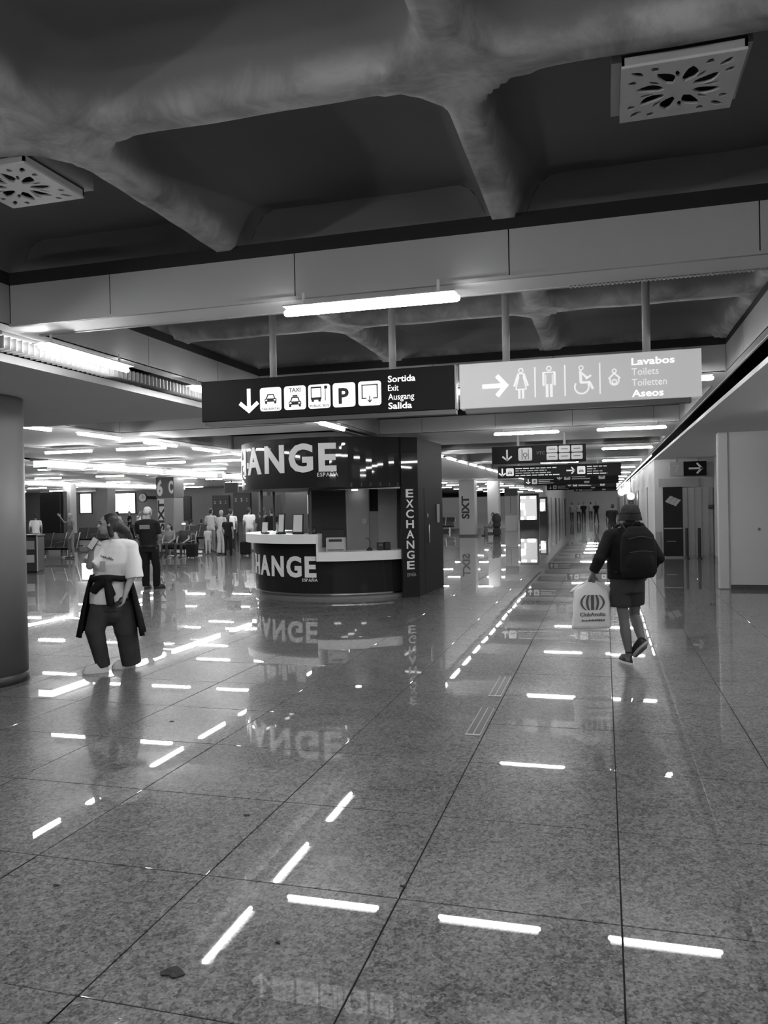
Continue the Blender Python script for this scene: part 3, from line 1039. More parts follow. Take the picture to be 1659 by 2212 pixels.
# ================================================================== EXCHANGE KIOSK
KX, KY = -5.55, 16.6
kk = thing('exchange_kiosk', 'round dark currency exchange kiosk with pale lettering and stepped white counter', 'kiosk', (KX, KY, 0))
def kp(r, a, z=0):
    t = math.radians(a)
    return (r * math.sin(t), -r * math.cos(t), z)
body = MB().ring(0, 0, 1.92, 2.0, -125, 3, .12, 1.12, 4).ring(0, 0, 1.92, 2.0, 3, 57, .12, .77, 4).build('counter_body', 'kiosk', kk)
for a in (-40, -8, 22, 40):
    MB().ring(0, 0, 1.99, 2.004, a - .12, a + .12, .13, .76).build('panel_seam', 'black', body)
MB().ring(0, 0, 1.80, 1.95, -125, 57, 0.001, .09, 4).build('plinth', 'grey_metal', kk)
MB().ring(0, 0, 1.90, 2.02, -125, 57, .09, .122, 3).build('chrome_strip', 'chrome', kk)
MB().ring(0, 0, 1.55, 2.20, -120, 3, 1.12, 1.30, 3).build('upper_counter', 'ledge', kk)
MB().ring(0, 0, 1.50, 2.14, 3, 55, .77, .95, 3).build('lower_counter', 'ledge', kk)
MB().ring(0, 0, 1.55, 2.15, 2.4, 3.4, .77, 1.30).build('counter_upright', 'ledge', kk)
fas = MB().ring(0, 0, 2.18, 2.26, -125, 20, 2.22, 3.2, 3).ring(0, 0, 2.05, 2.2, 20, 57, 2.22, 3.2, 3).build('fascia', 'kiosk', kk)
MB().ring(0, 0, .02, 2.20, -125, 57, 2.22, 2.30, 5).build('canopy_ceiling', 'kiosk_in', kk)
MB().ring(0, 0, .02, 2.18, -125, 57, 3.12, 3.18, 5).build('canopy_roof', 'kiosk', kk)
for a in (-3.2, -52, -100):
    p = kp(1.9, a)
    MB().cyl((p[0], p[1], 1.3), (p[0], p[1], 2.24), .03, n=10).build('post', 'dark_metal', kk)
# corner post with the upright lettering, side wall with its door, back wall
A, B, C_, D = (-3.88 - KX, 15.12 - KY), (-3.60 - KX, 15.36 - KY), (-3.52 - KX, 17.4 - KY), (-4.6 - KX, 18.3 - KY)
def wallseg(p, q_, z0, z1, th, name, m_, parent):
    d = Vector((q_[0] - p[0], q_[1] - p[1], 0)).normalized()
    n = Vector((-d.y, d.x, 0)) * th
    mb = MB()
    mb.add([(p[0], p[1], z0), (q_[0], q_[1], z0), (q_[0] + n.x, q_[1] + n.y, z0), (p[0] + n.x, p[1] + n.y, z0), (p[0], p[1], z1), (q_[0], q_[1], z1), (q_[0] + n.x, q_[1] + n.y, z1), (p[0] + n.x, p[1] + n.y, z1)],
           [(0, 3, 2, 1), (4, 5, 6, 7), (0, 1, 5, 4), (1, 2, 6, 5), (2, 3, 7, 6), (3, 0, 4, 7)])
    return mb.build(name, m_, parent)
cp = wallseg(A, B, .0, 3.2, .06, 'corner_post', 'kiosk', kk)
sw = wallseg(B, C_, .0, 3.2, .06, 'side_wall', 'kiosk_side', kk)
wallseg(C_, D, .0, 3.2, .06, 'back_wall', 'kiosk', kk)
door = wallseg((B[0] + .022, B[1] + .45), (C_[0] + .006, C_[1] - .25), .05, 2.2, .02, 'door', 'kiosk_side', kk)
MB().capsule((B[0] + .07, B[1] + .66, 1.05), (B[0] + .07, B[1] + .66, 1.42), .015, .015, 8, 0, 2).build('door_handle', 'steel', door, smooth=True)
MB().cyl((B[0] + .03, B[1] + .6, 1.62), (B[0] + .06, B[1] + .6, 1.62), .05, n=14).build('door_lock', 'chrome', door)
MB().box(C_[0] - .005, C_[0] + .012, C_[1] - .62, C_[1] - .38, 1.45, 1.85).build('notice_plate', 'panel', sw)
# inner walls
iw = []
def seg_px(xa, xb, z0, z1, name, m_, y=17.05, th=.04):
    return MB().box(xa - KX, xb - KX, y - KY, y - KY + th, z0, z1).build(name, m_, kk)
panel_d = seg_px(-6.62, -5.70, 0.0, 2.22, 'inner_panel', 'kiosk_in')
pf = MB()
for i in range(4):
    for j in range(7):
        x, z = -6.45 + i * .2 - KX, 1.35 + j * .13
        pf.cyl((x, 17.045 - KY, z), (x, 17.04 - KY, z), .012, n=6)
pf.build('fixing_holes', 'black', panel_d)['kind'] = 'stuff'
p2 = seg_px(-5.65, -5.12, 0.0, 2.22, 'inner_panel', 'light_panel', 16.95)
MB().cyl((-5.22 - KX, 16.94 - KY, 1.50), (-5.22 - KX, 16.925 - KY, 1.50), .06, n=14).build('round_sticker', 'paper', p2)
seg_px(-5.12, -4.88, 1.72, 2.22, 'dark_opening', 'gap', 17.0)
seg_px(-5.12, -4.88, .0, 1.72, 'inner_panel', 'wall_mid', 17.0)
seg_px(-4.90, -4.48, 0.0, 2.22, 'inner_panel', 'light_panel', 16.95)
seg_px(-4.48, -3.62, 0.0, 2.22, 'inner_panel', 'kiosk_in', 17.0)
t_ = MB().cyl((-5.38 - KX, 16.75 - KY, 2.19), (-5.38 - KX, 16.75 - KY, 2.218), .07, n=14).build('downlight', 'slot', kk)
# lettering bent round the drum, one letter a piece
def bent_letters(word, r, a_right, base, cap, m_, parent, bold, gap, squeeze=1.0, depth=.012):
    items = []
    for ch in word:
        vs, fs = text_geo(ch, 1.0, bold, .012 if depth else .004, res=3)
        lo, hi = min(v[0] for v in vs), max(v[0] for v in vs)
        items.append((vs, fs, lo, hi))
    k = cap / (CAPH + bold)
    total = sum((i[3] - i[2]) * k * squeeze for i in items) + gap * (len(items) - 1)
    x = -total
    for vs, fs, lo, hi in items:
        bm = bmesh.new()
        bv = [bm.verts.new((x + (v[0] - lo) * k * squeeze, v[2], base + v[1] * k)) for v in vs]
        for f in fs:
            try:
                bm.faces.new([bv[i] for i in f])
            except ValueError:
                pass
        wd = (hi - lo) * k * squeeze
        for i in range(1, int(wd / .05) + 1):
            bmesh.ops.bisect_plane(bm, geom=list(bm.verts) + list(bm.edges) + list(bm.faces), plane_co=(x + i * .05, 0, 0), plane_no=(1, 0, 0))
        for v in bm.verts:
            a = math.radians(a_right) + v.co.x / r
            rr = r + .006 + v.co.y
            v.co = Vector((rr * math.sin(a), -rr * math.cos(a), v.co.z))
        me = bpy.data.meshes.new('letter')
        bm.to_mesh(me)
        bm.free()
        me.materials.append(MT[m_])
        link('letter', me, parent)
        x += wd + gap
bent_letters('EXCHANGE', 2.26, 14.4, 2.55, .53, 'letter', fas, .035, .11, 1.02)
bent_letters('ESPAÑA', 2.26, 15.2, 2.43, .075, 'letter', fas, .004, .015, .95)
bent_letters('EXCHANGE', 2.0, 0.9, .46, .40, 'letter', body, .035, .075, .95)
bent_letters('ESPAÑA', 2.0, 1.5, .36, .06, 'letter', body, .004, .012, .95)
dA = Vector((B[0] - A[0], B[1] - A[1], 0)).normalized()
nA = Vector((dA.y, -dA.x, 0))
for i, ch in enumerate('EXCHANGE'):
    vs, fs = text_geo(ch, 1.0, .02, .01)
    lo, hi = min(v[0] for v in vs), max(v[0] for v in vs)
    k = .155 / CAPH
    z = 2.0 - i * .205
    mb = MB()
    o = Vector((A[0], A[1], 0)) + dA * .09 + nA * .004
    mb.add([tuple(o + dA * ((v[0] - lo) / (hi - lo) * .17) + nA * v[2] * .3 + Vector((0, 0, z + v[1] * k))) for v in vs], fs)
    mb.build('letter', 'letter', cp)
vs, fs = text_geo('ESPAÑA', 1.0, 0, .01)
lo, hi = min(v[0] for v in vs), max(v[0] for v in vs)
mb = MB()
mb.add([tuple(o + dA * ((v[0] - lo) / (hi - lo) * .2) + nA * v[2] * .3 + Vector((0, 0, .42 + v[1] * .09))) for v in vs], fs)
mb.build('lettering', 'sign_grey', cp)

# things on the kiosk counters
def on(r, a, z):
    p = kp(r, a, z)
    return (KX + p[0], KY + p[1], z)
def board(a, w_, h_, label, frame='plastic', z=1.30, r=1.95, tilt=.10):
    t = thing('notice_stand', label, 'notice stand', on(r, a, z), math.radians(a) * .6)
    mb = MB()
    mb.add([(-w_ / 2 - .02, 0, .03), (w_ / 2 + .02, 0, .03), (w_ / 2 + .02, tilt * h_, h_ + .05), (-w_ / 2 - .02, tilt * h_, h_ + .05), (-w_ / 2 - .02, .02, .03), (w_ / 2 + .02, .02, .03), (w_ / 2 + .02, tilt * h_ + .02, h_ + .05), (-w_ / 2 - .02, tilt * h_ + .02, h_ + .05)],
           [(0, 1, 2, 3), (4, 7, 6, 5), (0, 4, 5, 1), (1, 5, 6, 2), (2, 6, 7, 3), (3, 7, 4, 0)])
    mb.build('frame', frame, t)
    MB().quad((-w_ / 2, -.003 + tilt * .02, .05), (w_ / 2, -.003 + tilt * .02, .05), (w_ / 2, -.003 + tilt * h_, h_ + .03), (-w_ / 2, -.003 + tilt * h_, h_ + .03)).build('sheet', 'paper', t)
    MB().bbox(-w_ / 2, w_ / 2, -.03, .09, 0, .03, .005).build('foot', 'plastic', t)
    return t
board(-24.5, .13, .37, 'narrow black-framed pale notice standing on the upper white counter')
board(-11.5, .20, .36, 'wide black-framed pale notice on the upper white counter, near its right end')
board(-43, .12, .19, 'small pale card in a stand at left on the upper white counter', 'paper')
board(-27, .06, .14, 'tiny pale card left of the narrow framed notice', 'paper')
for i, (a, lab) in enumerate(((-4.6, 'small black speaker, left of two at right end of upper counter'), (-2.2, 'small black speaker, right of two at right end of upper counter'))):
    t = thing('desk_speaker', lab, 'speaker', on(1.8, a, 1.30), 0, 'small desk speakers')
    MB().loft([(0, 0, 0, .05, .05), (0, 0, .05, .055, .055), (0, 0, .12, .045, .045), (0, 0, .14, .02, .02)], 12).build('case', 'plastic', t, smooth=True)
    MB().cyl((0, -.05, .06), (0, -.056, .06), .03, n=12).build('cone', 'ink', t)
t = thing('monitor', 'black monitor back standing where the white counter steps down', 'monitor', on(1.85, 10.5, .95), .1)
MB().bbox(-.23, .23, -.02, .04, .08, .44, .012).build('screen', 'plastic', t)
MB().bbox(-.09, .09, -.06, .10, 0, .02, .004).build('foot', 'plastic', t)
MB().box(-.03, .03, -.01, .02, .02, .1).build('stem', 'plastic', t)
t = thing('counting_machine', 'pale boxy counting machine with a dark display, in front of the black monitor', 'machine', on(2.02, 12.6, .95), .18)
MB().bbox(-.19, .19, -.06, .12, 0, .28, .012).build('case', 'light_panel', t)
MB().box(-.13, .13, -.064, -.058, .20, .25).build('display', 'plastic', t)
MB().box(-.16, .16, -.066, -.058, .03, .05).build('slot', 'ink', t)
t = thing('card_terminal', 'black twin card terminal at the right of the lower white counter', 'terminal', on(1.9, 41.5, .95), .5)
MB().bbox(-.13, -.01, -.07, .07, 0, .155, .012).build('reader', 'plastic', t)
MB().bbox(.01, .13, -.07, .07, 0, .16, .012).build('printer', 'plastic', t)
MB().box(-.11, -.03, -.074, -.068, .09, .13).build('display', 'ink', t)
t = thing('desk_lamp', 'small dark thin-necked gadget left of the twin card terminal', 'lamp', on(1.9, 32.5, .95))
MB().loft([(0, 0, 0, .07, .05), (0, 0, .03, .06, .045), (0, 0, .06, .03, .02)], 12).build('base', 'plastic', t, smooth=True)
MB().tube([(0, 0, .05), (.01, .02, .16), (-.03, .03, .24), (-.09, .03, .25)], .006, 6).build('neck', 'plastic', t)

# ================================================================== WALLS AND COLUMNS
wl = struct(MB().box(-56, -55.8, -7, 165, 0, 4.2).build('wall_left', 'wall_mid'))
wb = struct(MB().box(-56, -11.5, 50, 50.2, 0, 4.2).build('wall_back', 'wall_mid'))
struct(MB().box(-11.5, -4.7, 98, 98.2, 0, 4.2).box(-4.9, -4.7, 66, 150, 0, 3.25).build('wall_corridor', 'wall'))
struct(MB().box(-5, 3, 104, 104.2, 0, 4.2).build('wall_end', 'wall'))
struct(MB().box(-56, 14, -7.2, -7, 0, 4.2).build('wall_front', 'wall_mid'))
struct(MB().box(14, 14.2, -7, 28, 0, 4.2).build('wall_side', 'wall'))
wr = struct(MB().box(2.30, 14, 17.32, 17.5, 0, 3.2).box(3.45, 3.6, 17.5, 27.6, 0, 3.2).box(1.62, 14, 27.75, 27.9, 0, 3.2).box(1.62, 1.8, 27.9, 150, 0, 3.25).build('wall_right', 'wall'))
struct(MB().bbox(2.24, 2.44, 17.27, 17.5, 0, 3.2, .02).build('trim_1', 'wall'))
struct(MB().box(2.46, 14, 17.300, 17.319, 0, .09).build('baseboard_right', 'dark_metal'))
# panelling of the shop fronts down the corridor, left
for i in range(12):
    y = 67 + i * 6.2
    MB().box(-4.70, -4.66, y, y + 2.2, 0, 2.3).build('shop_front', ('dark_metal', 'wall_mid', 'kiosk_in')[i % 3], bpy.data.objects['wall_corridor'])
for i in range(9):
    y = 32 + i * 8.5
    MB().box(1.585, 1.62, y, y + 4.6, 0.15, 2.35).build('shop_front', ('wall_mid', 'dark_metal', 'panel')[i % 3], wr)
MB().box(2.40, 3.42, 27.66, 27.75, 0, 2.24).build('shutter', 'wall_mid', wr)
for i in range(4):
    MB().box(2.62 + i * .22, 2.632 + i * .22, 27.645, 27.66, 0, 2.24).build('shutter_rib', 'grey_metal', wr)
MB().box(1.75, 3.0, 27.62, 27.70, 2.27, 2.56).build('header_strip', 'panel', wr)
MB().box(1.63, 1.78, 27.70, 27.76, .0, .80).build('low_plinth', 'panel', wr)

def column(name, label, x, y, r, top, m_='column'):
    t = thing(name, label, 'column', (x, y, 0))
    MB().loft([(0, 0, .10, r, r), (0, 0, top, r, r)], 48).build('shaft', m_, t, smooth=False)
    MB().loft([(0, 0, 0, r + .012, r + .012), (0, 0, .10, r + .012, r + .012)], 48).build('skirting', 'dark_metal', t)
    for p in t.children:
        for f in p.data.polygons:
            f.use_smooth = len(f.vertices) == 4
    return t
column('round_column', 'large pale round column cut by the left edge of the picture', -6.62, 7.05, .5, 3.1)

def sq_column(label, x0, x1, y, d, top, m_, name='square_column'):
    t = thing(name, label, 'column', ((x0 + x1) / 2, y, 0))
    w_ = (x1 - x0) / 2
    MB().bbox(-w_, w_, 0, d, .0, top, .03).build('shaft', m_, t)
    MB().box(-w_ - .01, w_ + .01, -.01, d + .01, 0, .1).build('skirting', 'dark_metal', t)
    return t
def up_text(body, x, z0, z1, y, capw, m_, parent, bold=.04):
    """print that reads upwards on a face towards -Y"""
    vs, fs = text_geo(body, 1.0, bold)
    lo, hi = min(v[0] for v in vs), max(v[0] for v in vs)
    k = capw / (CAPH + bold)
    mb = MB()
    mb.add([(x + capw - v[1] * k, y - .002 + v[2], z0 + (v[0] - lo) / (hi - lo) * (z1 - z0)) for v in vs], fs)
    return mb.build('lettering', m_, parent)
c6 = sq_column('square column with dark top band numbered 6 and upright lettering, behind the uniformed man', -18.12, -17.32, 29.2, .8, 3.25, 'column')
MB().bbox(-.42, .42, -.02, .82, 2.35, 3.2, .01).build('number_band', 'kiosk_in', c6)
fit_text('6', -.38, -.10, 2.48, .62, -.02, 'numeral', 'sign_grey', c6, .05)
fit_text('C', .18, .40, 2.56, .5, -.02, 'letter', 'sign_grey', c6, .05)
MB().box(-.36, -.06, -.006, 0, .95, 2.3).build('sticker', 'sign_grey', c6)
up_text('SIXT', -.345, 1.0, 2.25, -.008, .27, 'black', c6)
cs = sq_column('dark grey square column with black upright lettering, right of the exchange kiosk', -8.04, -7.13, 44.5, .9, 3.25, 'wall_mid')
up_text('SIXT', -.30, 1.0, 2.3, -.002, .42, 'black', cs)
sq_column('pale square column just right of the dark lettered column', -6.89, -6.18, 47.9, .7, 3.25, 'wall')
sq_column('pale square column between the two bright windows of the hall', -28.75, -27.95, 39.8, .8, 3.25, 'column')
sq_column('grey square column at the right of the tall black panel', -24.8, -24.35, 31.8, .45, 3.25, 'wall_mid')
sq_column('grey square column behind the crowd, left of the kiosk fascia', -20.6, -20.0, 44.6, .6, 3.25, 'column')

def bright_window(name, x0, x1, z0, z1, y, m_, label=None):
    t = struct(bpy.data.objects.new(name, None))
    COL.objects.link(t)
    t.location = (0, y, 0)
    MB().box(x0, x1, -.02, 0, z0, z1).build('pane', m_, t)
    f = MB()
    for a in ((x0 - .08, x0, z0 - .08, z1 + .08), (x1, x1 + .08, z0 - .08, z1 + .08), (x0, x1, z0 - .08, z0), (x0, x1, z1, z1 + .08)):
        f.box(a[0], a[1], -.08, 0, a[2], a[3])
    f.build('window_frame', 'dark_metal', t)
    return t
bright_window('window_1', -37.4, -36.45, 1.75, 3.15, 49.98, 'window')
t = thing('lightbox', 'large bright backlit poster panel on the hall wall, left of the clock', 'lightbox', (0, 50.0, 0))
MB().bbox(-34.9, -32.7, -.12, -.01, 1.62, 3.15, .02).build('case', 'dark_metal', t)
MB().box(-34.85, -32.75, -.14, -.12, 1.67, 3.1).build('panel', 'lightbox', t)
mk = MB()
r = random.Random(4)
x = -34.55
while x < -33.5:
    mk.box(x, x + .07, -.145, -.14, 2.78, 2.78 + r.uniform(.04, .09))
    x += .09
mk.prism([(u - 33.1, w_ + 2.35) for u, w_ in arc_strip(0, 0, .2, .04, 20, 330)], -.145, -.14)
mk.prism([(u - 33.3, w_ + 2.2) for u, w_ in arc_strip(0, 0, .12, .03, 100, 380)], -.145, -.14)
mk.build('print', 'sign_grey', t)['kind'] = 'stuff'
t = thing('wall_clock', 'round white clock on the hall wall right of the lit poster', 'clock', (-31.0, 48.2, 2.74))
MB().cyl((0, -.06, 0), (0, .04, 0), .34, n=28).build('rim', 'plastic', t)
MB().cyl((0, -.075, 0), (0, -.06, 0), .29, n=28).build('dial', 'white', t)
MB().add(*([[(-.012, -.08, 0), (.012, -.08, 0), (.012, -.08, .2), (-.012, -.08, .2)], [(0, 1, 2, 3)]])).build('minute_hand', 'black', t)
MB().add(*([[(0, -.08, -.012), (.14, -.08, .04), (.13, -.08, .06), (0, -.08, .012)], [(0, 1, 2, 3)]])).build('hour_hand', 'black', t)
MB().box(-.1, .1, .03, 1.75, -.1, .1).build('wall_arm', 'dark_metal', t)
def board_panel(name, label, cat, x0, x1, z0, z1, y, d=.25, marks=0, m_='plastic', foot=True):
    t = thing(name, label, cat, ((x0 + x1) / 2, y, 0))
    w_ = (x1 - x0) / 2
    MB().bbox(-w_, w_, 0, d, z0, z1, .02).build('panel', m_, t)
    MB().bbox(w_ - .2, w_ - .16, -.02, 0, z0, z1, .005).build('edge_strip', 'dark_metal', t)
    if foot:
        for s in (-1, 1):
            MB().box(s * w_ * .7 - .05, s * w_ * .7 + .05, .03, d - .03, 0, z0 + .01).build('leg', 'dark_metal', t)
    for i in range(marks):
        x = -w_ + .2 + i * (2 * w_ - .4) / max(1, marks - 1)
        fit_text('2', x - .07, x + .07, z1 - .55, .2, -.003, 'numeral', 'sign_grey', t, .03)
    return t
board_panel('display_panel', 'tall black display panel at left behind the first black seats', 'panel', -24.95, -23.65, .85, 2.78, 30.4)
board_panel('display_panel', 'black display panel right of the column numbered 6', 'panel', -23.55, -22.75, 1.2, 2.62, 40.1)
board_panel('departure_board', 'dark board with faint numerals behind the crowd, left one', 'board', -24.6, -23.4, 1.0, 2.72, 46.2, marks=3, m_='kiosk_in')
board_panel('departure_board', 'dark board with faint numerals behind the crowd, right one next to kiosk', 'board', -23.0, -21.8, 1.0, 2.86, 46.0, marks=3, m_='kiosk_in')
board_panel('wall_cabinet', 'dark upright cabinet seen through the kiosk opening, left side', 'cabinet', -17.6, -16.5, .05, 2.5, 38.5, m_='kiosk_in')
board_panel('wall_cabinet', 'dark upright cabinet seen through the kiosk opening, with pale poster', 'cabinet', -15.6, -13.6, .05, 2.6, 37.0, m_='kiosk_in')
t = thing('poster_panel', 'bright narrow lit panel seen through the kiosk opening', 'lightbox', (-13.1, 34.3, 0))
MB().bbox(-.25, .25, 0, .12, 1.5, 2.45, .01).build('case', 'dark_metal', t)
MB().box(-.22, .22, -.01, 0, 1.53, 2.42).build('panel', 'lightbox', t)
MB().box(-.04, .04, .02, .1, 0, 1.5).build('leg', 'dark_metal', t)
t = thing('hanging_monitor', 'black monitor hanging from the ceiling left of the kiosk fascia', 'monitor', (-17.4, 34.6, 0))
MB().bbox(-.36, .36, 0, .14, 2.62, 3.12, .015).build('case', 'plastic', t)
MB().box(-.32, .32, -.004, 0, 2.66, 3.08).build('screen', 'black', t)
MB().cyl((0, .07, 3.1), (0, .07, 3.25), .03, n=10).build('pole', 'dark_metal', t)

# ================================================================== FURNITURE OF THE HALL
t = thing('litter_bin', 'dark litter bin with pale notices beside the round column', 'bin', (-16.95, 20.3, 0), .25)
MB().bbox(-.26, .26, -.26, .26, .04, 1.12, .03).build('body', 'dark_metal', t)
MB().bbox(-.28, .28, -.28, .28, 1.10, 1.17, .02).build('lid', 'plastic', t)
MB().box(-.23, .23, -.23, .23, 0, .05).build('plinth', 'plastic', t)
MB().box(-.10, .18, -.272, -.26, .72, .98).build('notice', 'grey_metal', t)
MB().box(-.08, .17, -.272, -.26, .32, .55).build('notice', 'wall', t)
MB().box(.25, .275, -.285, -.25, .05, 1.15).build('edge_strip', 'panel', t)

def seat_row(x, y, n, label, pitch=.63, rot=0):
    t = thing('seat_row', label, 'seats', (x, y, 0), rot, 'rows of black waiting seats')
    L = n * pitch
    MB().box(-L / 2, L / 2, -.03, .04, .30, .37).build('beam', 'plastic', t)
    for s in (-1, 1):
        MB().box(s * (L / 2 - .3) - .03, s * (L / 2 - .3) + .03, -.03, .03, .05, .31).build('leg', 'steel', t)
        MB().bbox(s * (L / 2 - .3) - .04, s * (L / 2 - .3) + .04, -.32, .32, 0.001, .05, .01).build('foot', 'steel', t)
    for i in range(n):
        cx = -L / 2 + pitch * (i + .5)
        w_ = pitch / 2 - .035
        MB().prism([(-.28, .40), (-.26, .43), (.20, .40), (.22, .36), (-.26, .37)], cx - w_, cx + w_, 'x').build('seat', 'seat', t)
        MB().prism([(.20, .40), (.22, .37), (.46, .95), (.42, .97), (.30, .70)], cx - w_, cx + w_, 'x').build('backrest', 'seat', t)
    for i in range(n + 1):
        cx = -L / 2 + pitch * i
        MB().prism([(.19, .36), (.215, .345), (.47, .98), (.445, .995)], cx - .017, cx + .017, 'x').build('armrest', 'steel', t)
        if i % 2 == 0:
            MB().prism([(-.22, .62), (.28, .66), (.28, .63), (-.22, .59)], cx - .02, cx + .02, 'x').build('arm_pad', 'steel', t)
    return t
seat_row(-21.7, 27.2, 3, 'front row of black seats under the tall black display panel')
seat_row(-26.0, 36.2, 5, 'row of black seats left of the woman in the white T-shirt')
seat_row(-22.4, 35.8, 3, 'row of black seats between the woman and the uniformed man')
seat_row(-20.6, 36.9, 4, 'row of black seats right of the column numbered 6')
seat_row(-27.3, 41.5, 6, 'far row of black seats below the lit poster')
seat_row(-26.0, 37.4, 5, 'row of black seats turned away, back to back with the seats left of the woman', rot=PI)
seat_row(-20.6, 38.1, 4, 'row of black seats turned away, behind the seats right of the column numbered 6', rot=PI)
seat_row(-16.1, 27.3, 2, 'pair of black seats under the seated pair behind the uniformed man')
seat_row(-11.0, 52.0, 4, 'far row of black seats right of the kiosk, beside the dark column')
def trolley_case(x, y, label, m_='cloth_black', rot=0, h_=.55):
    t = thing('suitcase', label, 'suitcase', (x, y, 0), rot)
    MB().bbox(-.2, .2, -.13, .13, .05, h_, .035).build('shell', m_, t)
    for sx in (-.15, .15):
        for sy in (-.09, .09):
            MB().cyl((sx - .015, sy, .03), (sx + .015, sy, .03), .03, n=10).build('wheel', 'plastic', t)
    MB().tube([(-.09, .1, h_ - .02), (-.09, .1, h_ + .35), (.09, .1, h_ + .35), (.09, .1, h_ - .02)], .012, 6).build('pull_handle', 'steel', t)
    return t
trolley_case(-15.1, 26.7, 'black suitcase beside the seated pair behind the uniformed man')
trolley_case(-16.9, 26.2, 'black suitcase in front of the seated pair, next to uniformed man', rot=.3)
trolley_case(-13.45, 27.9, 'black suitcase among the crowd just left of the kiosk', rot=.2)
trolley_case(-15.0, 32.6, 'dark suitcase behind the crowd near the white-shirted pair', 'cloth_dark', .6)
t = thing('floor_panel', 'low white board lying on the floor before the crowd', 'board', (-17.0, 29.4, 0), -.12)
MB().bbox(-.85, .85, -.1, .1, .03, .12, .01).build('board', 'ledge', t)
MB().box(-.7, -.6, -.08, .08, 0, .03).build('foot', 'dark_metal', t)
MB().box(.6, .7, -.08, .08, 0, .03).build('foot', 'dark_metal', t)

# right recess and corridor furniture
t = thing('advert_totem', 'tall black panel with three slanted pale bars, behind the man with the backpack', 'totem', (2.1, 26.55, 0))
MB().bbox(-.30, .29, 0, .2, .05, 2.26, .012).build('panel', 'kiosk', t)
MB().box(-.26, .25, .02, .18, 0, .06).build('foot', 'panel', t)
mk = []
for i in range(3):
    mk.append([(-.24 + i * .11, 1.78 - i * .05 + .02), (-.14 + i * .11, 1.74 - i * .05), (.02 + i * .11, 1.92 - i * .05 + .02), (-.08 + i * .11, 1.96 - i * .05 + .02)])
for i, p in enumerate(mk):
    MB().prism(p, -.004, 0).build('slanted_bar', 'sign_grey', t)
fit_text('ESPAÑA', -.22, .2, 2.10, .05, 0, 'lettering', 'ink', t) if False else None
MB().box(-.28, .27, -.006, 0, .92, .96).build('edge_line', 'grey_metal', t)
MB().box(-.20, .08, -.006, 0, .52, .54).build('edge_line', 'grey_metal', t)
for i, (x, lab) in enumerate(((2.46, 'slim black bollard, left of two in the right recess'), (2.83, 'slim black bollard, right of two in the right recess'))):
    t = thing('bollard', lab, 'bollard', (x, 26.2, 0), 0, 'black bollards in the recess')
    MB().loft([(0, 0, .03, .05, .05), (0, 0, .93, .05, .05), (0, 0, .96, .03, .03)], 14).build('post', 'plastic', t, smooth=False)
    MB().loft([(0, 0, 0, .09, .09), (0, 0, .03, .08, .08)], 16).build('base', 'plastic', t)
t = thing('wall_button', 'small dark button on the pale right wall', 'button', (3.0, 17.32, 1.22))
MB().cyl((0, 0, 0), (0, -.012, 0), .035, n=14).build('plate', 'grey_metal', t)
MB().cyl((0, -.012, 0), (0, -.022, 0), .018, n=12).build('knob', 'ink', t)
t = thing('card_reader', 'small dark reader fixed beside the corner of the pale right wall', 'reader', (3.36, 27.64, 1.6))
MB().bbox(-.09, .09, -.05, .02, -.06, .06, .01).build('case', 'plastic', t)
MB().box(-.06, .06, -.054, -.05, -.01, .04).build('display', 'ink', t)

def totem(label, x0, x1, y, z0, z1, m_scr, hot):
    t = thing('screen_totem', label, 'screen', ((x0 + x1) / 2, y, 0))
    w_ = (x1 - x0) / 2
    MB().bbox(-w_, w_, 0, .2, 0.02, z1, .02).build('frame', 'plastic', t)
    MB().box(-w_ + .06, w_ - .16, -.006, 0, z0 + .22, z1 - .16).build('screen', m_scr, t)
    k = MB()
    for u, v, a, b in hot:
        k.prism(rrect(-w_ + .06 + u * (2 * w_ - .22), -w_ + .06 + (u + a) * (2 * w_ - .22), z0 + .22 + v * (z1 - z0 - .38), z0 + .22 + (v + b) * (z1 - z0 - .38), .04, 3), -.01, -.006)
    k.build('bright_patches', 'screen_hot', t)
    MB().box(-w_, w_, -.02, .22, 0, .03).build('base', 'dark_metal', t)
    return t
totem('large black-framed lit advertising screen standing in the corridor', -5.75, -4.40, 55.6, .45, 2.5, 'screen', ((.02, .88, .32, .1), (.6, .88, .34, .1), (0, .42, .12, .3), (.16, .4, .12, .28), (.22, .18, .1, .2), (0, 0, .2, .12), (.4, 0, .5, .14)))
totem('smaller lit screen just right of the large black-framed screen', -4.95, -4.32, 63.0, .95, 2.3, 'screen', ((.0, .2, .9, .5), (.0, .0, .6, .3)))
t = thing('ticket_machine', 'pale machine cabinet left of the large lit screen', 'machine', (-5.95, 52.3, 0))
MB().bbox(-.42, .36, 0, .7, 0, 1.05, .02).build('lower_case', 'wall', t)
MB().bbox(-.42, .36, .05, .7, 1.05, 2.35, .02).build('upper_case', 'panel', t)
MB().box(-.36, .30, .0, .5, 1.03, 1.09).build('shelf', 'grey_metal', t)
MB().box(-.44, .38, -.02, .7, 2.35, 2.85).build('header', 'kiosk_in', t)
MB().box(-.06, -.03, .04, .05, 1.2, 2.3).build('seam', 'ink', t)
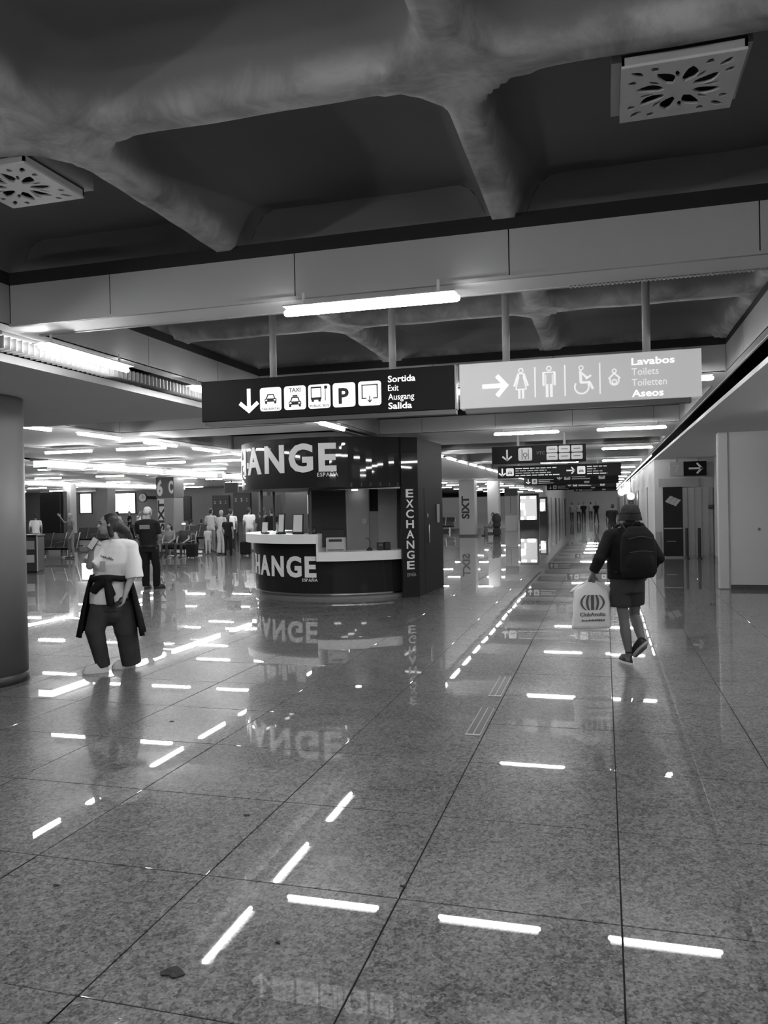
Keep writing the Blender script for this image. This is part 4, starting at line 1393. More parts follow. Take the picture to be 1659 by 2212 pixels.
# lit shop signs and round lamps at the far right of the corridor
for i, (x, y, z, r, lab) in enumerate(((1.42, 70, 2.62, .3, 'round glowing lamp at the end of the right slot of lights'), (1.30, 42, 2.08, .18, 'round glowing lamp just above the hat of the man with the backpack'))):
    t = thing('globe_lamp', lab, 'lamp', (x, y, z))
    MB().ell((0, 0, 0), (r, r, r), 16).build('globe', 'slot', t, smooth=True)
    MB().cyl((0, 0, r * .9), (0, 0, (3.76 if y < 60 else 3.31) - z), .015, n=8).build('hanger', 'dark_metal', t)
t = thing('shop_sign', 'large glowing shop sign projecting over the far right corridor', 'sign', (1.15, 50, 0))
MB().bbox(-.30, .42, 0, .2, 2.25, 2.62, .03).build('case', 'panel', t)
MB().bbox(-.28, .40, -.03, 0, 2.27, 2.60, .012).build('face', 'screen_hot', t)
MB().bbox(.05, .42, .02, .2, 2.62, 3.0, .03).build('upper_case', 'screen_hot', t)
t = thing('shop_sign', 'small dark square sign beside the head of the man with the backpack', 'sign', (1.35, 44, 0))
MB().bbox(-.2, .22, 0, .1, 1.62, 1.95, .02).build('case', 'grey_metal', t)
MB().box(-.14, .16, -.005, 0, 1.68, 1.89).build('face', 'ink', t)

# ================================================================== FLOOR FITTINGS AND LITTER
for i, (y0, y1, lab) in enumerate(((6.16, 7.03, 'nearer dark slotted metal strip set beside a floor joint'), (7.45, 8.34, 'farther dark slotted metal strip set beside a floor joint'))):
    t = thing('floor_strip', lab, 'floor fitting', (-1.04, (y0 + y1) / 2, 0), 0, 'slotted strips in the floor')
    h_ = (y1 - y0) / 2
    MB().box(-.06, .06, -h_, h_, 0, .004).build('frame', 'grey_metal', t)
    for s in (-1, 1):
        MB().box(s * .028 - .021, s * .028 + .021, -h_ + .03, h_ - .01, .004, .007).build('insert', 'dark_metal', t)
    MB().box(-.06, .06, -h_, -h_ + .03, .004, .008).build('end_plate', 'steel', t)
for i, (x, y, s, lab) in enumerate(((-1.68, 2.75, .05, 'largest dark dry leaf scrap on the floor at lower left'), (-2.09, 4.28, .022, 'tiny dark scrap on the floor left of the kiosk reflection'), (-2.63, 3.26, .018, 'tiny dark scrap on the floor near the left edge'), (-1.36, 3.05, .014, 'tiny dark scrap beside the longest slanting light reflection'), (-.962, 3.65, .02, 'small dark scrap lying on the long floor joint'), (-3.65, 6.04, .024, 'tiny dark scrap on the floor below the walking woman'))):
    r = random.Random(i)
    n = 11
    vs = [(0, 0, .006)] + [(s * r.uniform(.45, 1) * math.cos(2 * PI * k / n) * 1.2, s * r.uniform(.4, .9) * math.sin(2 * PI * k / n), .002 + r.random() * s * .12) for k in range(n)]
    MBo = MB()
    MBo.add(vs, [(0, 1 + k, 1 + (k + 1) % n) for k in range(n)])
    MBo.add([(a, b, .0012) for a, b, c in vs], [(0, 1 + (k + 1) % n, 1 + k) for k in range(n)])
    o = MBo.build('leaf_scrap', 'leaf', None, (x, y, 0))
    tag(o, lab, 'litter')

# ================================================================== PEOPLE
class Body(MB):
    """limbs, bulges and stacked sections that are fused into ONE skin; every piece remembers its material"""
    def __init__(s):
        super().__init__()
        s.keys = []
    def limb(s, p0, p1, r0, r1, m_=0, flat=None):
        s.capsule(p0, p1, r0, r1, 12, 0, 3, flat)
        s.keys.append(('c', Vector(p0), Vector(p1), r0, r1, m_))
        return s
    def blob(s, c, r, m_=0, rot=None):
        s.ell(c, r, 14, 0, rot)
        s.keys.append(('e', Vector(c), Vector(r), rot, 0, m_))
        return s
    def trunk(s, rings, m_=0, n=18):
        s.loft(rings, n)
        s.keys.append(('l', rings, 0, 0, 0, m_))
        return s
    def cone(s, p0, p1, r0, r1, m_=0, n=14, flat=None):
        s.cyl(p0, p1, r0, r1, n)
        s.keys.append(('c', Vector(p0), Vector(p1), r0, r1, m_))
        return s
    def fuse(s, name, mats, parent, voxel=.014, smooth=3, loc=None):
        me = bpy.data.meshes.new('tmp')
        me.from_pydata(s.v, [], s.f)
        bm = bmesh.new()
        bm.from_mesh(me)
        bmesh.ops.recalc_face_normals(bm, faces=bm.faces)
        bm.to_mesh(me)
        bm.free()
        o = bpy.data.objects.new('tmp', me)
        COL.objects.link(o)
        r = o.modifiers.new('r', 'REMESH')
        r.mode = 'VOXEL'
        r.voxel_size = voxel
        if smooth:
            q_ = o.modifiers.new('s', 'SMOOTH')
            q_.factor = .5
            q_.iterations = smooth
        dg = bpy.context.evaluated_depsgraph_get()
        out = bpy.data.meshes.new_from_object(o.evaluated_get(dg))
        out.name = name
        bpy.data.objects.remove(o)
        bpy.data.meshes.remove(me)
        out.materials.clear()
        mats = mats if isinstance(mats, (list, tuple)) else [mats]
        for x in mats:
            out.materials.append(MT[x])
        n = len(out.polygons)
        if len(mats) > 1 and n:
            C = np.empty(n * 3)
            out.polygons.foreach_get('center', C)
            C = C.reshape(-1, 3)
            best = np.full(n, 1e9)
            idx = np.zeros(n, int)
            for k in s.keys:
                if k[0] == 'c':
                    p0, p1 = np.array(k[1]), np.array(k[2])
                    d = p1 - p0
                    L2 = max(1e-9, d @ d)
                    t = np.clip((C - p0) @ d / L2, 0, 1)
                    D = np.linalg.norm(C - (p0 + t[:, None] * d), axis=1) - (k[3] + (k[4] - k[3]) * t)
                elif k[0] == 'e':
                    q_ = C - np.array(k[1])
                    if k[3] is not None:
                        q_ = q_ @ np.array(k[3])
                    D = (np.linalg.norm(q_ / np.array(k[2]), axis=1) - 1) * min(k[2])
                else:
                    R = k[1]
                    zs = np.array([a[2] for a in R])
                    o_ = np.argsort(zs)
                    zs = zs[o_]
                    g = [np.interp(C[:, 2], zs, np.array([a[i] for a in R])[o_]) for i in (0, 1, 3, 4)]
                    e = np.sqrt(((C[:, 0] - g[0]) / g[2]) ** 2 + ((C[:, 1] - g[1]) / g[3]) ** 2) - 1
                    D = np.abs(e * np.minimum(g[2], g[3])) * np.sign(e)
                    D = np.maximum(D, np.maximum(zs[0] - C[:, 2], C[:, 2] - zs[-1]))
                D = np.abs(D)
                b = D < best
                best[b] = D[b]
                idx[b] = k[5]
            out.polygons.foreach_set('material_index', idx.astype(np.int32))
        out.polygons.foreach_set('use_smooth', [True] * n)
        return link(name, out, parent, loc)

def rotz(a):
    return Matrix.Rotation(a, 3, 'Z')

def head(b, c, yaw, s=1.0, pitch=0.0, m_=0):
    """skull, jaw, nose, brow and ears; yaw 0 looks along +Y"""
    R = rotz(yaw) @ Matrix.Rotation(pitch, 3, 'X')
    c = Vector(c)
    P = lambda x, y, z: c + R @ Vector((x * s, y * s, z * s))
    b.blob(P(0, -.008, .022), (.074 * s, .094 * s, .092 * s), m_, R)
    b.blob(P(0, .022, -.045), (.058 * s, .068 * s, .072 * s), m_, R)
    b.blob(P(0, .055, -.088), (.030 * s, .028 * s, .024 * s), m_, R)
    b.limb(P(0, .088, .012), P(0, .106, -.028), .010 * s, .016 * s, m_)
    b.limb(P(-.04, .078, .026), P(.04, .078, .026), .012 * s, .012 * s, m_)
    b.limb(P(-.018, .082, -.062), P(.018, .082, -.062), .009 * s, .009 * s, m_)
    for k in (-1, 1):
        b.blob(P(k * .076, -.005, -.008), (.012 * s, .022 * s, .034 * s), m_, R)
    return P, R

def face_bits(P, parent, s=1.0):
    for k in (-1, 1):
        MB().ell(P(k * .032, .082, .008), (.012 * s, .010 * s, .008 * s), 8).build('eye', 'black', parent, smooth=True)
        MB().capsule(P(k * .018, .094, .032), P(k * .05, .082, .030), .005 * s, .004 * s, 6, 0, 2).build('eyebrow', 'hair_dark', parent, smooth=True)
    MB().capsule(P(-.022, .090, -.060), P(.022, .090, -.060), .004 * s, .004 * s, 6, 0, 2).build('mouth', 'ink', parent, smooth=True)

def hand(b, w_, d, side, m_=0, s=1.0, curl=.5, palm=None):
    """palm with four unequal bent fingers and a thumb leaving the side of the palm"""
    w_, d = Vector(w_), Vector(d).normalized()
    pn = Vector(palm) if palm is not None else Vector((side, 0, 0))
    pn = (pn - d * pn.dot(d)).normalized()
    lat = d.cross(pn).normalized()
    b.limb(w_, w_ + d * .03 * s, .024 * s, .026 * s, m_)
    b.limb(w_ + d * .035 * s + lat * .018 * s, w_ + d * .085 * s + lat * .022 * s, .019 * s, .017 * s, m_)
    b.limb(w_ + d * .035 * s - lat * .014 * s, w_ + d * .085 * s - lat * .022 * s, .019 * s, .016 * s, m_)
    for i, (o, L) in enumerate(((.034, .072), (.0115, .082), (-.0115, .076), (-.033, .060))):
        p = w_ + d * .088 * s + lat * o * s
        q1 = p + (d * math.cos(curl * .6) + pn * math.sin(curl * .6)) * L * .45 * s
        q2 = q1 + (d * math.cos(curl * 1.5) + pn * math.sin(curl * 1.5)) * L * .32 * s
        q3 = q2 + (d * math.cos(curl * 2.2) + pn * math.sin(curl * 2.2)) * L * .25 * s
        b.limb(p, q1, .0095 * s, .0088 * s, m_).limb(q1, q2, .0088 * s, .0080 * s, m_).limb(q2, q3, .0080 * s, .0070 * s, m_)
    t0 = w_ + d * .035 * s + lat * .03 * s
    t1 = t0 + (d * .6 + lat * .7 + pn * .35).normalized() * .04 * s
    t2 = t1 + (d * .8 + lat * .2 + pn * .5).normalized() * .032 * s
    b.limb(t0, t1, .014 * s, .011 * s, m_).limb(t1, t2, .011 * s, .0085 * s, m_)

def shoe(parent, heel, toe, m_up, m_sole, s=1.0, roll=None):
    h, t = Vector(heel), Vector(toe)
    d = (t - h).normalized()
    side = d.cross(Vector((0, 0, 1))).normalized()
    upv = side.cross(d).normalized()
    L = (t - h).length
    def rings(zs):
        mb = MB()
        n = 16
        vs, fs = [], []
        for z, g in zs:
            for i in range(n):
                a = 2 * PI * i / n
                u, v = math.cos(a), math.sin(a)
                wd = (.040 + .008 * u) * g * s
                x = L * (.5 + .52 * u * g ** .5)
                top = z if z < .03 else .02 + (z - .02) * (1.0 - .55 * max(0, (x / L - .35)))
                vs.append(h + d * x + side * (wd * v) + upv * top * s)
        m_ = len(zs)
        for j in range(m_ - 1):
            for i in range(n):
                fs.append((j * n + i, j * n + (i + 1) % n, (j + 1) * n + (i + 1) % n, (j + 1) * n + i))
        fs += [tuple(range(n - 1, -1, -1)), tuple(range((m_ - 1) * n, m_ * n))]
        return mb.add(vs, fs)
    o = rings(((.018, 1.0), (.04, .98), (.07, .86), (.10, .62), (.115, .45))).build('shoe', m_up, parent, smooth=True)
    rings(((0, .98), (.012, 1.04), (.028, 1.03))).build('sole', m_sole, o)
    return o

# ------------------------------------------------------------------ passers-by and waiting crowd
def bystander(label, x, y, heading, kind='stand', h=1.78, top='cloth_mid', bottom='cloth_dark', hair='hair_dark', skin='skin', sleeve=True, dress=False, hat=None, longhair=False, seed=0, base=0.0):
    r = random.Random(seed + int(x * 31 + y * 17))
    root = thing('person', label, 'person', (x, y, base), heading)
    s = h / 1.75
    b = Body()
    V = lambda a, c, z: Vector((a * s, c * s, z * s))
    j = lambda a: r.uniform(-a, a)
    sit = kind == 'sit'
    dz = -.47 if sit else 0
    dy = -.05 if sit else 0
    st = .16 if kind == 'walk' else .03
    # legs
    for k in (-1, 1):
        hip = V(k * .09, dy, .92 + dz)
        if sit:
            kn, an = V(k * .12, .40, .50), V(k * .11, .42 + j(.06), .09)
        else:
            kn, an = V(k * .10, k * st * .6 + .02, .49), V(k * .11, k * st * 1.3 - (.05 if kind == 'walk' else 0), .09)
        if dress:
            b.limb(hip, kn, .12 * s, .085 * s, 2).cone(kn, an + V(0, 0, -.03), .085 * s, .10 * s, 2)
        else:
            b.limb(hip, kn, .088 * s, .062 * s, 2).limb(kn, an, .062 * s, .044 * s, 2)
        b.limb(an + V(0, 0, -.04), an + V(0, .15, -.055), .040 * s, .034 * s, 3)
    # trunk
    z0 = dz
    b.trunk([(0, dy * s, (.86 + z0) * s, .15 * s, .10 * s), (0, dy * s, (.98 + z0) * s, .16 * s, .11 * s)], 2)
    b.trunk([(0, dy * s, (.93 + z0) * s, .165 * s, .115 * s), (0, dy * s, (1.08 + z0) * s, .15 * s, .11 * s), (0, (dy + .01) * s, (1.28 + z0) * s, .175 * s, .125 * s), (0, dy * s, (1.42 + z0) * s, .165 * s, .10 * s), (0, dy * s, (1.48 + z0) * s, .07 * s, .065 * s)], 1)
    arm_up = kind == 'reach'
    for k in (-1, 1):
        sh = V(k * .185, dy, 1.42 + z0)
        if sit:
            el, wr = V(k * .25, .04, 1.16 + z0), V(k * .15, .24, 1.04 + z0)
        elif arm_up and k == 1:
            el, wr = V(.30, .12, 1.38), V(.34, .28, 1.62)
        elif kind == 'fold':
            el, wr = V(k * .25, .02, 1.14), V(k * .06, .20, 1.15)
        else:
            el, wr = V(k * (.23 + j(.03)), -k * st * .5 - .03, 1.13), V(k * .22, -k * st + .08, .89)
        b.limb(V(k * .12, dy, 1.43 + z0), sh, .06 * s, .058 * s, 1)
        md = sh.lerp(el, .6)
        b.limb(sh, md, .056 * s, .05 * s, 1)
        b.limb(md, el, .044 * s, .038 * s, 0 if sleeve else 1)
        b.limb(el, wr, .038 * s, .026 * s, 0 if sleeve else 1)
        hand(b, wr, wr - el, k, 0, s * 1.1, .4, (-k, .2, 0))
    nk = V(0, dy + .01, 1.50 + z0)
    hc = V(0, dy + .03, 1.645 + z0)
    b.limb(nk + V(0, 0, -.03), hc + V(0, -.02, -.05), .052 * s, .048 * s, 0)
    hy = j(.7)
    P, R = head(b, hc, hy, s)
    b.fuse('body', [skin, top, bottom, 'plastic'], root, .017, 2)
    hb = Body()
    hb.blob(P(0, -.022, .042), (.082 * s, .094 * s, .086 * s), 0, R)
    hb.blob(P(0, -.05, -.01), (.076 * s, .062 * s, .085 * s), 0, R)
    if longhair:
        hb.limb(P(0, -.075, .0), P(.01, -.10, -.22), .07 * s, .045 * s, 0)
    hb.fuse('hair', hair, root, .018, 2)
    if hat:
        mb = MB()
        mb.loft([(0, 0, .05, .092, .105), (0, 0, .09, .09, .10), (0, 0, .125, .06, .065), (0, 0, .135, .02, .02)], 16)
        mb.prism([(.075 * math.cos(a * PI / 8), .10 + .085 * math.sin(a * PI / 8)) for a in range(9)], .05, .062, 'z')
        mb.v = [tuple(P(*p)) for p in mb.v]
        mb.build('cap', hat, root, smooth=False)
    return root

N_ = PI
bystander('person in a white top with dark backpack straps standing behind the litter bin', -23.7, 28.6, .6, 'stand', top='cloth_white', bottom='cloth_mid')
bystander('person in grey with one arm raised beside the tall black display panel', -20.3, 26.5, 2.6, 'reach', top='cloth_mid', bottom='cloth_mid', hair='hair_fair', longhair=True)
bystander('seated person in a black jacket left of the woman in the white T-shirt', -26.63, 37.4, .05, 'sit', top='cloth_black', sleeve=False)
bystander('seated person in a white shirt just behind the woman in the white T-shirt', -25.37, 37.4, -.05, 'sit', top='cloth_white', hair='hair_fair')
for i, (x, y, tp, hr, l) in enumerate(((-27.4, 39.9, 'cloth_pale', 'hair_dark', 'standing person in a pale top before the left part of the lit poster'), (-28.1, 42.2, 'cloth_black', 'hair_dark', 'standing person in a black top before the middle of the lit poster'), (-27.7, 43.4, 'cloth_pale', 'hair_dark', 'standing person in a pale top before the right part of the lit poster'), (-26.3, 40.4, 'cloth_white', 'hair_dark', 'standing person in a white top below the wall clock'))):
    bystander(l, x, y, 1.0 + i * 1.3, ('stand', 'fold', 'stand', 'reach')[i], h=1.8, top=tp, hair=hr, seed=i)
bystander('seated person with dark hair and grey top right behind the uniformed man', -16.415, 27.28, PI, 'sit', top='cloth_mid', hair='hair_dark', longhair=True)
bystander('seated person in a pale cap beside the black suitcases', -15.785, 27.28, PI, 'sit', top='cloth_dark', bottom='cloth_dark', hat='cloth_white')
bystander('seated person in a mid grey top right of the column numbered 6, left of three', -21.545, 38.1, .05, 'sit', top='cloth_mid')
bystander('seated person in a dark top right of the column numbered 6, middle of three', -20.915, 38.1, -.05, 'sit', top='cloth_dark')
bystander('seated person in a pale top right of the column numbered 6, right of three', -20.285, 38.1, 0, 'sit', top='cloth_pale', hair='hair_fair')
bystander('standing person in a pale grey shirt seen from behind at left of the crowd', -16.0, 29.9, .1, 'fold', h=1.85, top='cloth_pale', bottom='cloth_mid')
bystander('person in a long pale outfit standing in the crowd left of the kiosk', -14.95, 28.8, -.2, 'fold', h=1.78, top='cloth_pale', bottom='cloth_pale', hair='hair_fair', dress=True)
bystander('dark-haired person half hidden behind the person in the long pale outfit', -16.3, 32.2, .4, 'stand', h=1.85, top='cloth_dark')
bystander('person in a white shirt standing behind the long-haired girl', -15.6, 31.0, .2, 'stand', h=1.8, top='cloth_white', bottom='cloth_dark')
bystander('girl with long dark hair, dark top and black trousers in the crowd', -13.95, 27.4, .1, 'stand', h=1.58, top='cloth_black', bottom='cloth_black', longhair=True)
bystander('person in a bright white T-shirt and short pale trousers at right of the crowd', -14.75, 31.0, .5, 'stand', h=1.86, top='cloth_white', bottom='cloth_pale')
bystander('dark-haired person in grey just left of the white counter end', -13.9, 30.6, -.6, 'stand', h=1.84, top='cloth_mid', bottom='cloth_dark', longhair=True)
bystander('child in pale clothes standing in front of the pale grey shirt', -15.4, 28.5, .4, 'stand', h=1.15, top='cloth_pale', bottom='cloth_pale', hair='hair_fair')
bystander('person in black seen through the kiosk opening beside the narrow framed notice', -11.9, 26.9, .3, 'stand', h=1.82, top='cloth_black', bottom='cloth_black')
bystander('person in a dark top seen through the left of the kiosk opening', -13.3, 29.0, .8, 'stand', h=1.72, top='cloth_dark', bottom='cloth_dark')
bystander('person bending over luggage beside the dark lettered column, seated with a big backpack', -6.25, 45.3, 2.0, 'sit', h=1.8, top='cloth_pale', bottom='cloth_mid')
t = thing('round_backpack', 'bulky dark backpack on the back of the person seated by the dark lettered column', 'backpack', (-5.98, 45.15, 0))
bb = Body()
bb.blob((0, 0, .95), (.27, .24, .34)).blob((0, .02, .62), (.24, .22, .26)).fuse('pack', 'cloth_dark', t, .03, 2)
MB().bbox(-.2, .2, -.18, .22, 0.0, .42, .05).build('lower_pack', 'cloth_dark', t)
t = thing('stool', 'low grey bench under the person with the big backpack', 'bench', (-6.3, 45.3, 0))
MB().bbox(-.45, .3, -.2, .2, .36, .42, .01).build('seat', 'grey_metal', t)
for sx in (-.38, .22):
    MB().box(sx - .03, sx + .03, -.15, .15, 0, .36).build('leg', 'dark_metal', t)
for i, (x, y, tp, l) in enumerate(((-2.72, 69.5, 'cloth_mid', 'far walker in a grey top, leftmost of the distant group in the corridor'), (-2.26, 73.5, 'cloth_pale', 'far walker in a pale top, second from left in the distant corridor group'), (-1.65, 66.0, 'cloth_black', 'far walker in a black top, middle of the distant corridor group'), (-1.25, 76.0, 'cloth_mid', 'far walker in grey, fourth from left in the distant corridor group'), (-.66, 67.0, 'cloth_black', 'far walker in black, rightmost of the distant corridor group'))):
    bystander(l, x, y, (.2, 3.0, 3.2, .1, 2.9)[i], 'walk', h=1.8, top=tp, seed=i)
bystander('walker in a black T-shirt ahead of the man with the backpack, at his left', .29, 33.6, 0.0, 'walk', h=1.74, top='cloth_black', bottom='cloth_dark', skin='skin_dark')
bystander('far person in white standing right of the man with the backpack', 1.22, 39.0, .5, 'stand', h=1.75, top='cloth_white', bottom='cloth_pale')

# ------------------------------------------------------------------ man with backpack, walking away (local frame: x to the right of the view, y away)
MX, MY = .235, 9.35
man = thing('person', 'person in bucket hat, black jacket and shorts walking away with a backpack and carrier bag', 'person', (MX, MY, 0), YAW)
b = Body()
# legs
b.limb((-.09, 0, .93), (-.055, -.03, .50), .088, .060)
b.limb((-.055, -.03, .50), (-.05, -.065, .36), .056, .062).limb((-.05, -.065, .36), (-.025, -.115, .10), .062, .036)
b.limb((-.025, -.115, .10), (-.035, -.06, .05), .036, .04).limb((-.03, -.13, .05), (-.05, .06, .04), .034, .03)
b.limb((.09, 0, .93), (.105, .10, .52), .088, .058)
b.limb((.105, .10, .52), (.11, .02, .43), .055, .060).limb((.11, .02, .43), (.10, -.20, .26), .060, .036)
b.limb((.10, -.20, .26), (.07, -.17, .18), .036, .034).limb((.11, -.22, .22), (.05, -.10, .10), .034, .028)
b.trunk([(0, 0, .84, .15, .11), (0, 0, .95, .17, .12), (0, 0, 1.10, .155, .11), (.01, 0, 1.3, .18, .12), (.01, 0, 1.44, .17, .10), (.02, 0, 1.52, .07, .07)])
for sh, el, wr, k in (((-.185, 0, 1.455), (-.325, -.07, 1.20), (-.395, -.02, 1.02), -1), ((.205, 0, 1.455), (.325, -.06, 1.20), (.275, .10, 1.0), 1)):
    b.limb((k * .1, 0, 1.46), sh, .06, .058).limb(sh, el, .05, .042).limb(el, wr, .042, .028)
    hand(b, wr, (-.02, .02, -.12) if k < 0 else (-.05, .06, -.09), k, 0, 1.05, 1.15 if k < 0 else .6, (0.25, 1, 0) if k < 0 else (-1, 0, 0))
b.limb((.03, .0, 1.50), (.05, .01, 1.62), .055, .05)
P, R = head(b, (.053, .03, 1.665), -.05, 1.0, -.12)
b.fuse('body', 'skin_dark', man, .009, 2)
g = Body()
g.trunk([(-.01, 0, .955, .215, .150), (-.005, 0, 1.03, .22, .155), (.0, 0, 1.2, .225, .155), (.01, 0, 1.38, .225, .14), (.012, 0, 1.46, .20, .115), (.02, .0, 1.53, .09, .08), (.03, .0, 1.565, .07, .068)])
g.limb((-.10, 0, 1.455), (-.19, 0, 1.445), .085, .080).limb((.12, 0, 1.455), (.21, 0, 1.445), .085, .080)
g.limb((-.19, 0, 1.44), (-.325, -.075, 1.20), .080, .070).cone((-.322, -.075, 1.21), (-.39, -.025, 1.045), .070, .058)
g.limb((.21, 0, 1.44), (.33, -.065, 1.20), .080, .072).cone((.33, -.065, 1.21), (.282, .085, 1.025), .070, .056)
g.blob((-.335, -.09, 1.19), (.068, .07, .07)).blob((.335, -.08, 1.19), (.07, .07, .075))
g.fuse('jacket', 'cloth_black', man, .013, 3)
g = Body()
g.trunk([(-.01, 0, .80, .195, .14), (0, 0, .90, .20, .145), (0, 0, 1.0, .19, .14)])
g.cone((-.085, 0, .90), (-.09, -.015, .635), .115, .122).cone((.085, 0, .90), (.105, .075, .665), .115, .112)
g.limb((-.08, .02, .86), (.08, .02, .86), .10, .10)
g.fuse('shorts', 'cloth_dark', man, .013, 2)
hb = MB()
hat = MB().loft([(.053, .02, 1.615, .128, .138), (.053, .02, 1.63, .130, .140), (.053, .018, 1.70, .112, .125), (.053, .015, 1.755, .098, .110), (.053, .012, 1.785, .078, .088), (.053, .01, 1.80, .04, .045), (.053, .01, 1.803, .01, .01)], 24).build('bucket_hat', 'hat', man, smooth=True)
MB().loft([(.053, .018, 1.690, .116, .129), (.053, .018, 1.705, .114, .127)], 24).build('hat_band', 'cloth_black', hat)
MB().loft([(.035, -.02, 1.545, .085, .075), (.04, -.03, 1.575, .09, .08), (.045, -.03, 1.60, .082, .075)], 18).build('hood_roll', 'cloth_black', man, smooth=True)
shoe(man, (-.015, -.175, .0), (-.075, .085, .0), 'plastic', 'cloth_white')
shoe(man, (.135, -.275, .265), (.035, -.105, .075), 'plastic', 'cloth_pale')
for k, (p, q_) in enumerate((((-.03, -.118, .125), (-.03, -.115, .145)), ((.1, -.2, .25), (.1, -.185, .275)))):
    MB().cyl(p, q_, .041, .040, n=14).build('sock', 'cloth_dark', man, smooth=True)

bp = thing('backpack', 'black backpack worn on the back of the person in the bucket hat', 'backpack', (MX, MY, 0), YAW)
g = Body()
g.trunk([(.05, -.235, .985, .17, .08), (.05, -.25, 1.05, .205, .10), (.05, -.25, 1.3, .205, .10), (.05, -.235, 1.46, .18, .085), (.05, -.215, 1.555, .10, .05)])
g.blob((.05, -.315, 1.17), (.155, .07, .14))
g.fuse('pack', 'cloth_black', bp, .014, 3)
MB().tube([(-.08, -.335, 1.42), (.02, -.352, 1.445), (.08, -.352, 1.445), (.18, -.335, 1.42)], .006, 6).build('zip', 'cloth_dark', bp)
MB().tube([(-.08, -.372, 1.275), (.05, -.386, 1.29), (.18, -.372, 1.275)], .006, 6).build('zip', 'cloth_dark', bp)
MB().tube([(.0, -.21, 1.55), (.02, -.22, 1.60), (.08, -.22, 1.60), (.10, -.21, 1.55)], .011, 6).build('grab_loop', 'cloth_black', bp, smooth=True)
for k in (-1, 1):
    MB().tube([(.05 + k * .11, -.20, 1.51), (.04 + k * .12, -.06, 1.575), (.03 + k * .12, .07, 1.555), (.03 + k * .13, .155, 1.43), (.02 + k * .15, .165, 1.2), (.02 + k * .20, .06, 1.06), (.04 + k * .20, -.17, 1.04)], .018, 6).build('shoulder_strap', 'cloth_black', bp, smooth=True)
MB().box(-.012, .0, -.372, -.366, 1.17, 1.20).build('zip_pull', 'steel', bp)

cb = thing('carrier_bag', 'pale plastic carrier bag with striped globe emblem hanging from the left hand', 'bag', (MX, MY, 0), YAW)
n = 40
rg = [(.395, .205, .035), (.405, .222, .052), (.44, .222, .062), (.55, .216, .072), (.68, .208, .07), (.76, .205, .058), (.815, .20, .045), (.85, .175, .032), (.875, .135, .022), (.90, .085, .016), (.925, .045, .013)]
vs, fs = [], []
rr = random.Random(5)
ph = [rr.uniform(0, 6.28) for _ in range(8)]
for z, rx, ry in rg:
    for i in range(n):
        a = 2 * PI * i / n
        c_, s_ = math.cos(a), math.sin(a)
        e = .42
        u = rx * abs(c_) ** e * (1 if c_ > 0 else -1)
        v = ry * abs(s_) ** .7 * (1 if s_ > 0 else -1)
        v += .008 * math.sin(7 * u / .2 + ph[0] + z * 9) * (1 if s_ > 0 else -1) * min(1, abs(z - .60) * 4)
        u += .006 * math.sin(z * 31 + ph[1] + c_)
        vs.append((-.415 + u, .0 + v, z))
for j in range(len(rg) - 1):
    for i in range(n):
        fs.append((j * n + i, j * n + (i + 1) % n, (j + 1) * n + (i + 1) % n, (j + 1) * n + i))
fs.append(tuple(range(n - 1, -1, -1)))
MB().add(vs, fs).build('bag_body', 'bag', cb, smooth=True)
for s_ in (-1, 1):
    hv, hf = [], []
    m0, m1 = Vector((-.415 + s_ * .17, 0, .82)), Vector((-.405 + s_ * .02, .012, .945))
    for k in range(5):
        t = k / 4
        c_ = m0.lerp(m1, t) + Vector((s_ * .03 * math.sin(PI * t), 0, 0))
        w_ = .055 * (1 - t) + .014
        for a, q_ in ((-w_, -.012), (w_, -.012), (w_, .012), (-w_, .012)):
            hv.append((c_.x + a, c_.y + q_, c_.z))
    for k in range(4):
        for i in range(4):
            hf.append((k * 4 + i, k * 4 + (i + 1) % 4, k * 4 + 4 + (i + 1) % 4, k * 4 + 4 + i))
    hf += [(3, 2, 1, 0), (16, 17, 18, 19)]
    MB().add(hv, hf).build('handle', 'bag', cb, smooth=True)
def on_bag(polys, name, m_):
    mb = MB()
    for p in polys:
        mb.prism(p, -.0795, -.076)
    return mb.build(name, m_, cb)
ec, ez = -.42, .70
bars = [stroke((ec, ez - .085), (ec, ez + .085), .034)]
for k in (-1, 1):
    for off, wd, bend in ((.052, .028, .020), (.104, .024, .050)):
        o_, i_ = [], []
        for q_ in range(9):
            t = -1 + q_ / 4
            xx = ec + k * (off + bend * (1 - t * t) - bend * .55)
            w2 = wd / 2 * (1 - .25 * t * t)
            o_.append((xx + k * w2, ez + t * .085))
            i_.append((xx - k * w2, ez + t * .085))
        bars.append(o_ + i_[::-1])
on_bag(bars, 'emblem', 'ink')
fit_text('ClubAvolta', -.565, -.275, .545, .042, -.0775, 'lettering', 'ink', cb, .01)
mk = MB()
rr = random.Random(8)
x = -.545
while x < -.29:
    l = rr.uniform(.008, .018)
    mk.box(x, x + l, -.0795, -.076, .489, .489 + rr.choice((.013, .02)))
    x += l + .005
mk.build('small_print', 'ink', cb)['kind'] = 'stuff'

